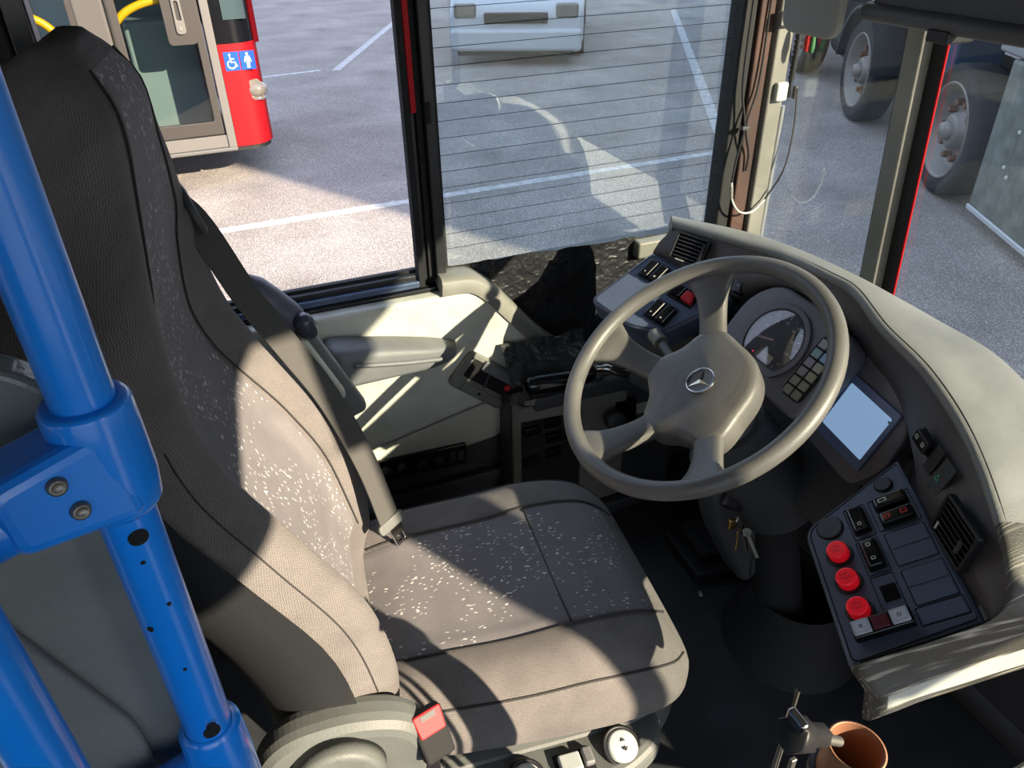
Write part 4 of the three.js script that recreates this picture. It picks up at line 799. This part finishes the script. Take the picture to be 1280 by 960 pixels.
mesh('knob_cap', lathe([[0, 0.03], [0.022, 0.029], [0.0265, 0.024], [0.0265, 0.008], [0.012, 0.004], [0.012, -0.02]], [0.812, 0.325, -0.505], [0, 0.15, 1]), M.darkPlastic, pk);
mesh('collar', lathe([[0.018, 0.008], [0.024, 0.006], [0.026, 0]], [0.838, 0.318, -0.528], [0, 0.1, 1]), M.dashPlastic, pk);
const stk = thing('console_sticker', 'small white sticker with lines of print on the console', 'sticker', [0.91, 0.31, -0.528]);
{
  const t = canvasTex(128, 96, (c) => { c.fillStyle = '#b9b9b2'; c.fillRect(0, 0, 128, 96); c.fillStyle = '#3a3a3a'; for (let k = 0; k < 4; k++) for (let x = 12; x < 104; x += 9 + (k * 5 + x) % 7) c.fillRect(x, 14 + k * 20, 5, 9); });
  mesh('print', new THREE.PlaneGeometry(0.042, 0.032).translate(0.912, 0.312, -0.5285), std(0xffffff, 0.6, { map: t }), stk, true);
}
const hd = thing('steel_handle', 'bent bright steel handle below the dashboard edge', 'handle', [0.83, 0.44, -0.5]);
mesh('bar', tube([[0.775, 0.468, -0.525], [0.795, 0.472, -0.51], [0.83, 0.455, -0.5], [0.88, 0.452, -0.5], [0.94, 0.468, -0.52]], 0.011, 40, 14), M.steel, hd);
mesh('foot', cbox(0.02, 0.03, 0.03, 0.782, 0.45, -0.535, 0.004), M.dullSteel, hd);
const ht = thing('heater_controls', 'black heater control strip low on the side panel', 'control panel', [0.34, 0.25, -0.6]);
{
  const m = new THREE.Matrix4().makeRotationZ(-0.05).setPosition(0.338, 0.268, -0.6);
  mesh('plate', ext(rect(0, 0, 0.23, 0.062, 0.006), 0.012, 0.003, -0.004).applyMatrix4(m), M.blackGloss, ht);
  for (const x of [-0.09, -0.05, 0.0, 0.045]) mesh('knob', lathe([[0, 0.02], [0.013, 0.019], [0.015, 0.004], [0.017, 0]], [x, 0, 0.006], [0, 0.1, 1], 24).applyMatrix4(m), M.black, ht);
  for (const x of [0.078, 0.1]) mesh('button', ext(rect(x, 0, 0.016, 0.03, 0.003), 0.006, 0.002, 0.007).applyMatrix4(m), M.darkPlastic, ht);
  mesh('surround', ext(rect(0.03, 0.0, 0.36, 0.1, 0.01), 0.01, 0.003, -0.014).applyMatrix4(m), M.darkPlastic, ht);
}
mesh('kick_panel', box(-0.2, 0.56, 0.0, 0.26, -0.66, -0.615, 0.008), M.darkPlastic, dp);
mesh('kick_ledge', box(-0.2, 0.56, 0.15, 0.185, -0.62, -0.59, 0.008), M.darkPlastic, dp);

// ───────────────────────── pedals and floor things ─────────────────────────
const pb = thing('pedal_block', 'flat black pedal block on the dark cab floor', 'pedal', [1.0, 0, -0.27]);
mesh('block', ext(roundShape([[0.9, 0.36], [0.89, 0.19], [1.08, 0.16], [1.12, 0.34]], 0.02), 0.04, 0.008).rotateX(-Math.PI / 2).translate(0, 0, 0), M.black, pb);
mesh('pedal', ext(roundShape([[0.93, 0.33], [0.92, 0.22], [1.06, 0.2], [1.08, 0.32]], 0.02), 0.02, 0.006).rotateX(-Math.PI / 2).rotateZ(0.06).translate(0, 0.0, 0), M.rubber, pb);
for (let k = 0; k < 5; k++) mesh('tread_rib', box(0.945 + k * 0.025, 0.953 + k * 0.025, 0.075, 0.083 + k * 0.0015, -0.31, -0.22), M.black, pb);
const bolt = thing('floor_bolt', 'small dark bolt head set in the cab floor', 'bolt', [0.89, 0, -0.17]);
mesh('bolt_head', lathe([[0, 0.007], [0.007, 0.006], [0.009, 0]], [0.89, 0, -0.165], [0, 1, 0], 12), M.dullSteel, bolt);

// ticket machine holder at the near right
const hold = thing('ticket_holder', 'bare holder with copper tube and black clamp knob beside the dashboard', 'holder', [0.45, 0.3, 0.6]);
{
  const tubeG = lathe([[0.0235, -0.3], [0.0235, 0], [0.0262, 0], [0.0262, -0.3]], [0.432, 0.79, 0.6], [0.05, 1, 0.02]);
  const t = mesh('copper_tube', tubeG, M.copper, hold);
  mesh('tube_floor', lathe([[0, -0.06], [0.0236, -0.06]], [0.432, 0.79, 0.6], [0.05, 1, 0.02]), M.blackMatt, t);
  const kn = mesh('clamp_knob', lathe([[0, 0.03], [0.014, 0.03], [0.016, 0.026], [0.016, 0.008], [0.011, 0], [0.011, -0.03]], [0.36, 0.852, 0.6], [-0.75, 0.62, 0.1], 6), M.black, hold);
  mesh('knob_plate', cbox(0.008, 0.03, 0.02, 0.345, 0.872, 0.6, 0.003).translate(0, 0, 0), M.steel, kn);
  mesh('threaded_rod', rod([0.362, 0.85, 0.6], [0.405, 0.815, 0.6], 0.0045), M.dullSteel, hold);
  mesh('clamp_collar', lathe([[0.0265, -0.012], [0.034, -0.012], [0.034, 0.0], [0.0265, 0.0]], [0.432, 0.75, 0.6], [0.05, 1, 0.02]), M.black, hold);
  mesh('stay', ext(roundShape([[-0.004, 0], [0.004, 0], [0.003, 0.3], [-0.001, 0.36]], 0.001), 0.004, 0.001).rotateZ(-0.02).translate(0.352, 0.53, 0.58), M.dullSteel, hold);
  mesh('stay', ext(roundShape([[-0.004, 0], [0.004, 0], [0.003, 0.26], [-0.003, 0.26]], 0.001), 0.004, 0.001).translate(0.372, 0.53, 0.585), M.dullSteel, hold);
}
const br = thing('perforated_bracket', 'dark grey perforated metal bracket under the dashboard end', 'bracket', [0.68, 0.3, 0.62]);
{
  const o = roundShape([[0.60, 0.5], [0.66, 0.53], [0.86, 0.55], [0.86, 0.2], [0.66, 0.3], [0.62, 0.5]], 0.012);
  for (const [x, y] of [[0.68, 0.48], [0.71, 0.39], [0.78, 0.5]]) { const h = new THREE.Path(); h.absarc(x, y, 0.011, 0, Math.PI * 2, true); o.holes.push(h); }
  mesh('plate', ext(o, 0.006, 0.0015, 0.595), std(0x3b3c3d, 0.5, { metalness: 0.3 }), br);
}

// ───────────────────────── blue poles and cab door ─────────────────────────
const pole = thing('blue_pole', 'glossy blue upright pole with clamp beside the seat back', 'pole', [-0.109, -0.3, 0.35]);
mesh('tube', rod([-0.109, -0.3, 0.35], [-0.109, 1.98, 0.35], 0.021, 0.021, 40), M.blue, pole);
{
  const hole = (y, az, r) => mesh('hole', rod([-0.109 + 0.0195 * Math.cos(az), y, 0.35 + 0.0195 * Math.sin(az)], [-0.109 + 0.0216 * Math.cos(az), y, 0.35 + 0.0216 * Math.sin(az)], r, r, 20), M.groove, pole);
  hole(1.052, 1.3, 0.0072); hole(0.812, 1.35, 0.0075); hole(1.028, 1.45, 0.0018); hole(0.978, 1.15, 0.0018); hole(0.902, 1.45, 0.0016); hole(0.956, 2.1, 0.0028);
  mesh('bolt', rod([-0.104, 0.823, 0.369], [-0.103, 0.823, 0.373], 0.0045), M.chrome, pole);
  const c = mesh('clamp', lathe([[0.0212, 0.046], [0.027, 0.046], [0.0298, 0.042], [0.0305, 0.02], [0.031, -0.02], [0.029, -0.042], [0.0265, -0.046], [0.0212, -0.046]], [-0.109, 1.118, 0.35]), M.blue, pole);
  const plate = ext(roundShape([[-0.03, -0.038], [0.055, -0.03], [0.055, 0.026], [-0.03, 0.042]], 0.014), 0.056, 0.01, -0.028).applyMatrix4(frame([-0.128, 1.112, 0.36], [0.36, 0.06, 0.93], [-0.93, -0.06, 0.36]));
  mesh('clamp_plate', plate, M.blue, c);
  mesh('clamp_arm', rod([-0.13, 1.108, 0.36], [-0.205, 1.1, 0.388], 0.0285, 0.026, 32), M.blue, c);
  for (const [y, x, z] of [[1.128, -0.133, 0.3915], [1.104, -0.126, 0.3905]]) mesh('bolt_head', lathe([[0, 0.002], [0.003, 0.002], [0.0035, 0.004], [0.0058, 0.004], [0.0068, 0]], [x, y, z], [0.36, 0.06, 0.93], 20), M.dullSteel, c);
  mesh('side_tube', rod([-0.2, 1.1, 0.386], [-0.7, 1.06, 0.57], 0.021, 0.021, 32), M.blue, pole);
  mesh('foot_clamp', lathe([[0.0215, 0.045], [0.028, 0.04], [0.03, 0.0], [0.03, -0.06], [0.0215, -0.06]], [-0.109, 0.755, 0.35]), M.blue, pole);
  mesh('foot_arm', rod([-0.115, 0.745, 0.352], [-0.35, 0.72, 0.40], 0.0225, 0.021, 32), M.blue, pole);
}
const pole2 = thing('blue_pole', 'second blue upright pole in front of the grey cab door', 'pole', [-0.192, -0.3, 0.45]);
mesh('tube', rod([-0.192, -0.3, 0.45], [-0.192, 1.98, 0.45], 0.021, 0.021, 40), M.blue, pole2);
const cd = thing('cab_door', 'glossy grey cab door panel behind the blue poles', 'door', [-0.45, 0, 0.31]);
mesh('leaf', ext(roundShape([[-0.9, 0.1], [-0.125, 0.1], [-0.125, 1.15], [-0.16, 1.185], [-0.9, 1.185]], 0.02), 0.03, 0.006, 0.288), M.doorPanel, cd);
mesh('lower_flange', ext(roundShape([[-0.9, 0.1], [-0.15, 0.1], [-0.172, 0.8], [-0.235, 0.985], [-0.9, 1.0]], 0.02), 0.012, 0.005, 0.316), M.doorPanel, cd);

// ───────────────────────── vehicles outside ─────────────────────────
const bus = thing('city_bus', 'red city bus with grey folding doors and access stickers', 'bus', [0.3, -0.75, -6.3]);
{
  const Z = -6.3, zf = (z) => Z + z;
  // body corner: rounded plan of red skin
  const corner = (y0, y1, mt, name, x0 = 0.335, parent = bus) => {
    const s = new THREE.Shape(); s.moveTo(x0, 0); s.lineTo(0.5, -0.005); s.quadraticCurveTo(0.68, -0.03, 0.72, -0.25); s.lineTo(0.78, -1.2); s.lineTo(0.78, -2.3); s.lineTo(x0, -2.3); s.closePath();
    return mesh(name, ext(s, y1 - y0, 0.012).rotateX(Math.PI / 2).translate(0, y1, 0).scale(1, 1, 1).applyMatrix4(new THREE.Matrix4().makeTranslation(0, 0, 0)).applyMatrix4(new THREE.Matrix4().makeScale(1, 1, -1)).translate(0, 0, Z), mt, parent);
  };
  const flip = (g) => { const ix = g.index; return g; };
  const plan = (x0, y0, y1, grow = 0) => {                 // rounded nose, y0..y1
    const pts = []; const P2 = (x, z) => pts.push([x, z]);
    P2(x0, 0 + grow); P2(0.46, 0 + grow); for (let k = 0; k <= 10; k++) { const a = k / 10 * Math.PI / 2; P2(0.46 + (0.2 + grow) * Math.sin(a), -0.22 + (0.22 + grow) * Math.cos(a)); } P2(0.72 + grow, -1.2); P2(0.66 + grow, -2.3); P2(x0, -2.3);
    const lower = pts.map(([x, z]) => V(x, y0, Z + z)), upper = pts.map(([x, z]) => V(x, y1, Z + z));
    return toCreasedNormals(loft([lower, upper].map((r) => r.reverse()), { closed: true, capA: true, capB: true }), 0.5);
  };
  const nose = mesh('red_nose', plan(0.335, -0.42, 0.40), M.red, bus, true);
  mesh('bumper_skirt', plan(0.335, -0.46, -0.42, -0.02), M.black, bus, true);
  mesh('dark_window_band', plan(0.30, 0.40, 2.1, -0.004), M.blackGloss, bus, true);
  mesh('red_pillar', tube([[0.655, 0.38, Z - 0.16], [0.655, 1.0, Z - 0.16], [0.65, 1.9, Z - 0.18]], 0.03, 20, 10), M.red, bus);
  mesh('window_glass', box(0.42, 0.6, 0.58, 1.4, Z - 0.002, Z + 0.004, 0.001), phy(0x3c4a4e, 0.08, { clearcoat: 1 }), bus);
  mesh('roof', box(-9, 0.6, 2.1, 2.25, Z - 2.3, Z, 0.05), M.busGrey, bus);
  mesh('side_wall', box(-9, -1.25, -0.42, 0.3, Z - 0.06, Z, 0.02), M.busDark, bus);
  mesh('side_windows', box(-9, -1.25, 0.3, 2.1, Z - 0.05, Z - 0.01, 0.01), M.blackGloss, bus);
  mesh('far_wall', box(-9, 0.3, -0.42, 2.1, Z - 2.35, Z - 2.29), M.busInside, bus);
  mesh('inner_floor', box(-9, 0.3, -0.46, -0.40, Z - 2.3, Z - 0.1), M.busDark, bus);
  mesh('lamp_pocket', ext(roundShape([[0.455, 0.09], [0.60, 0.115], [0.635, 0.07], [0.635, -0.06], [0.53, -0.045]], 0.02), 0.02, 0.006, Z - 0.035).rotateY(0), M.lampGlass, nose);
  const lamp = mesh('headlamp', new THREE.SphereGeometry(0.09, 24, 16).scale(1, 0.75, 0.8).translate(0.585, 0.02, Z - 0.06), M.lampGlass, nose);
  mesh('turn_lamp', new THREE.SphereGeometry(0.04, 20, 12).scale(1.6, 0.6, 0.8).translate(0.585, -0.045, Z - 0.045), M.chrome, lamp);
  const sticker = (x, draw, name) => { const g = new THREE.PlaneGeometry(0.118, 0.145).translate(x, 0.268, Z + 0.004); mesh(name, g, std(0xffffff, 0.4, { map: canvasTex(128, 160, draw) }), nose, true); };
  const bg = (c) => { c.fillStyle = '#0b479c'; c.fillRect(0, 0, 128, 160); c.strokeStyle = c.fillStyle = '#c4c9d2'; c.lineWidth = 10; c.lineCap = 'round'; };
  sticker(0.425, (c) => { bg(c); c.beginPath(); c.arc(52, 24, 10, 0, 7); c.fill(); c.beginPath(); c.moveTo(52, 38); c.lineTo(56, 88); c.lineTo(88, 88); c.lineTo(102, 124); c.stroke(); c.beginPath(); c.moveTo(54, 60); c.lineTo(82, 60); c.stroke(); c.beginPath(); c.arc(58, 106, 34, 0.3, 4.1); c.stroke(); }, 'wheelchair_sticker');
  sticker(0.552, (c) => { bg(c); c.beginPath(); c.arc(64, 26, 12, 0, 7); c.fill(); c.fillRect(50, 44, 28, 52); c.fillRect(51, 94, 11, 52); c.fillRect(66, 94, 11, 52); c.lineWidth = 9; c.beginPath(); c.moveTo(48, 50); c.lineTo(36, 92); c.moveTo(80, 50); c.lineTo(92, 92); c.stroke(); }, 'standing_person_sticker');
  // door: two leaves with frames, glass, rails
  mesh('door_sill', box(-1.25, 0.33, -0.44, -0.41, Z - 0.08, Z + 0.05, 0.008), std(0x6c6c6a, 0.4, { metalness: 0.5 }), bus);
  mesh('sill_face', box(-1.25, 0.27, -0.41, -0.31, Z - 0.06, Z + 0.01, 0.004), M.busGrey, bus);
  mesh('door_post', box(0.262, 0.33, -0.42, 1.9, Z - 0.06, Z + 0.025, 0.008), M.busGrey, bus);
  const leaf = (x0, x1, name) => {
    const o = roundShape([[x0, -0.3], [x1, -0.3], [x1, 1.8], [x0, 1.8]], 0.01); o.holes.push(roundShape([[x0 + 0.06, -0.19], [x1 - 0.06, -0.19], [x1 - 0.06, 1.72], [x0 + 0.06, 1.72]], 0.03));
    const lf = mesh(name, ext(o, 0.04, 0.006, Z - 0.03), M.busDark, bus);
    mesh('door_glass', box(x0 + 0.05, x1 - 0.05, -0.2, 1.73, Z - 0.012, Z - 0.009), M.tinted, lf);
    mesh('rubber_edge', box(x0 - 0.012, x0 + 0.004, -0.3, 1.8, Z - 0.03, Z + 0.012, 0.004), M.rubber, lf);
    return lf;
  };
  const lf = leaf(-0.4, 0.25, 'door_leaf'); leaf(-1.2, -0.62, 'door_leaf');
  mesh('lock_plate', ext(roundShape([[-0.02, 0.42], [0.2, 0.42], [0.2, 0.9], [-0.02, 0.9]], 0.04), 0.012, 0.003, Z + 0.004), M.busDark, lf);
  mesh('door_handle', ext((() => { const s = roundShape([[0.055, 0.5], [0.13, 0.5], [0.125, 0.82], [0.06, 0.82]], 0.034); s.holes.push(roundShape([[0.075, 0.6], [0.11, 0.6], [0.107, 0.74], [0.077, 0.74]], 0.014)); return s; })(), 0.02, 0.005, Z + 0.014), M.busGrey, lf);
  mesh('lock_screw', rod([0.092, 0.545, Z + 0.03], [0.092, 0.545, Z + 0.038], 0.016), M.dullSteel, lf);
  mesh('centre_pillar', box(-0.64, -0.42, -0.3, 1.8, Z - 0.05, Z + 0.02, 0.02), std(0x474543, 0.5), bus);
  mesh('hand_rail', tube([[-0.44, 0.44, Z - 0.1], [-0.4, 0.56, Z - 0.1], [-0.3, 0.66, Z - 0.1], [-0.16, 0.72, Z - 0.1], [0.02, 0.75, Z - 0.1]], 0.03, 30, 12), M.yellow, bus);
  mesh('hand_rail', tube([[-1.1, 0.72, Z - 0.1], [-0.95, 0.68, Z - 0.1], [-0.84, 0.6, Z - 0.1], [-0.74, 0.42, Z - 0.1]], 0.03, 30, 12), M.yellow, bus);
  mesh('driver_box', box(-0.35, 0.2, -0.4, 0.55, Z - 1.1, Z - 0.5, 0.03), M.busInside, bus);
  mesh('inner_panel', box(-0.8, 0.25, -0.4, 1.6, Z - 1.6, Z - 1.5, 0.03), M.busInside, bus);
  mesh('seat_shell', box(-1.0, -0.6, 0.3, 0.9, Z - 0.9, Z - 0.7, 0.06), M.white, bus);
  for (const x of [-2.2, -7.5]) mesh('wheel', rod([x, -0.27, Z - 0.3], [x, -0.27, Z + 0.01], 0.48, 0.48, 40), M.tyre, bus);
}
const truck = thing('truck', 'parked truck with large muddy wheels and grey mudflap panel', 'truck', [5.64, -0.75, -3.53]);
baseOf.delete(truck); truck.rotation.y = Math.atan2(0.89, 0.45);   // local +x runs away along the truck, local -z faces the bus
{
  const tyreProfile = []; for (const [r, h] of [[0.36, -0.13], [0.44, -0.155], [0.485, -0.13], [0.5, -0.09], [0.5, 0.09], [0.485, 0.13], [0.44, 0.155], [0.36, 0.13]]) tyreProfile.push([r, h]);
  const F = 1;
  const wheelAt = (x, z) => {
    const w = mesh('wheel', lathe(tyreProfile, [x, 0.5, z], [0, 0, 1], 48), M.tyre, truck);
    mesh('rim', lathe([[0.36, -0.1], [0.372, 0.12], [0.36, 0.145], [0.34, 0.12], [0.3, 0.03], [0.26, 0.0], [0.15, 0.02], [0.13, 0.09], [0.1, 0.11], [0, 0.11]], [x, 0.5, z], [0, 0, -1], 48), M.rim, w);
    for (let k = 0; k < 10; k++) { const a = k / 10 * Math.PI * 2; mesh('wheel_nut', rod([x + 0.215 * Math.cos(a), 0.5 + 0.215 * Math.sin(a), z + 0.02], [x + 0.215 * Math.cos(a), 0.5 + 0.215 * Math.sin(a), z - 0.075], 0.032, 0.026, 6), M.nut, w); }
    mesh('hub_cap', lathe([[0, 0.17], [0.06, 0.165], [0.075, 0.12], [0.08, 0.08]], [x, 0.5, z], [0, 0, -1], 24), M.rim, w);
  };
  wheelAt(0, 0); wheelAt(2.35, 0.0); wheelAt(4.9, 0.0);
  mesh('chassis_rail', box(-2, 7, 0.55, 0.85, 0.5, 0.75), M.chassis, truck);
  mesh('blue_frame', box(0.7, 1.7, 0.35, 1.2, 0.1, 0.5, 0.03), M.blueFrame, truck);
  mesh('air_tank', rod([3.0, 0.55, 0.25], [4.1, 0.55, 0.25], 0.2), M.chassis, truck);
  mesh('mudflap_panel', box(-2.6, -0.62, 0.12, 1.15, -0.1, -0.02, 0.03), M.flap, truck);
  mesh('flap_edge', box(-2.6, -0.62, 0.09, 0.13, -0.11, -0.01, 0.01), M.white, truck);
  for (const [x, y] of [[-1.0, 0.75], [-0.95, 0.5], [-1.02, 0.45], [-1.35, 0.45], [-1.5, 0.9]]) mesh('rivet', lathe([[0, 0.012], [0.012, 0.008], [0.016, 0]], [x, y, -0.1], [0, 0, -1], 10), M.whitePlastic, truck);
  mesh('body_side', box(-3, 8, 1.28, 3.2, -0.12, 2.3, 0.04), M.white, truck);
  mesh('side_rail', box(-3, -0.4, 1.16, 1.26, -0.1, 0.05, 0.02), M.silver, truck);
  for (const x of [-1.3, -2.2]) mesh('stay', box(x, x + 0.05, 1.1, 1.3, -0.12, -0.06), M.dullSteel, truck);
  mesh('fender', (() => { const rows = []; for (let i = 0; i <= 20; i++) { const a = lerp(0.1, Math.PI - 0.1, i / 20); rows.push([V(2.35 + 0.58 * Math.cos(a), 0.5 + 0.58 * Math.sin(a), -0.2), V(2.35 + 0.62 * Math.cos(a), 0.5 + 0.62 * Math.sin(a), -0.2), V(2.35 + 0.62 * Math.cos(a), 0.5 + 0.62 * Math.sin(a), 0.3), V(2.35 + 0.58 * Math.cos(a), 0.5 + 0.58 * Math.sin(a), 0.3)]); } return loft(rows, { closed: true, capA: true, capB: true }); })(), M.chassis, truck);
}
const van = thing('white_van', 'white van nose seen through the tinted side window', 'van', [4.6, -0.75, -10.2]);
baseOf.delete(van); van.rotation.y = -0.48;
{
  // local +z faces the bus
  const side = roundShape([[0.15, 0.28], [0.12, 0.75], [-0.25, 0.98], [-1.0, 1.12], [-1.7, 1.9], [-4.6, 2.0], [-4.7, 0.28]], [0.08, 0.12, 0.1, 0.1, 0.2, 0.15, 0.05]);
  mesh('body', ext(side, 1.9, 0.08, -0.95).rotateY(-Math.PI / 2).translate(0, 0, 0), M.white, van);
  mesh('bumper', box(-0.93, 0.93, 0.2, 0.5, 0.0, 0.22, 0.06), M.white, van);
  mesh('air_dam', box(-0.85, 0.85, 0.14, 0.22, -0.1, 0.15, 0.02), M.black, van);
  mesh('grille', box(-0.45, 0.45, 0.56, 0.7, 0.05, 0.17, 0.02), M.black, van);
  for (const x of [-0.72, 0.72]) mesh('headlamp', cbox(0.32, 0.2, 0.1, x, 0.72, 0.1, 0.04), M.lampGlass, van);
  for (const x of [-0.86, 0.86]) for (const z of [-0.9, -3.7]) mesh('wheel', rod([x - 0.1, 0.33, z], [x + 0.1, 0.33, z], 0.33, 0.33, 32), M.tyre, van);
}

renderer.render(scene, camera);
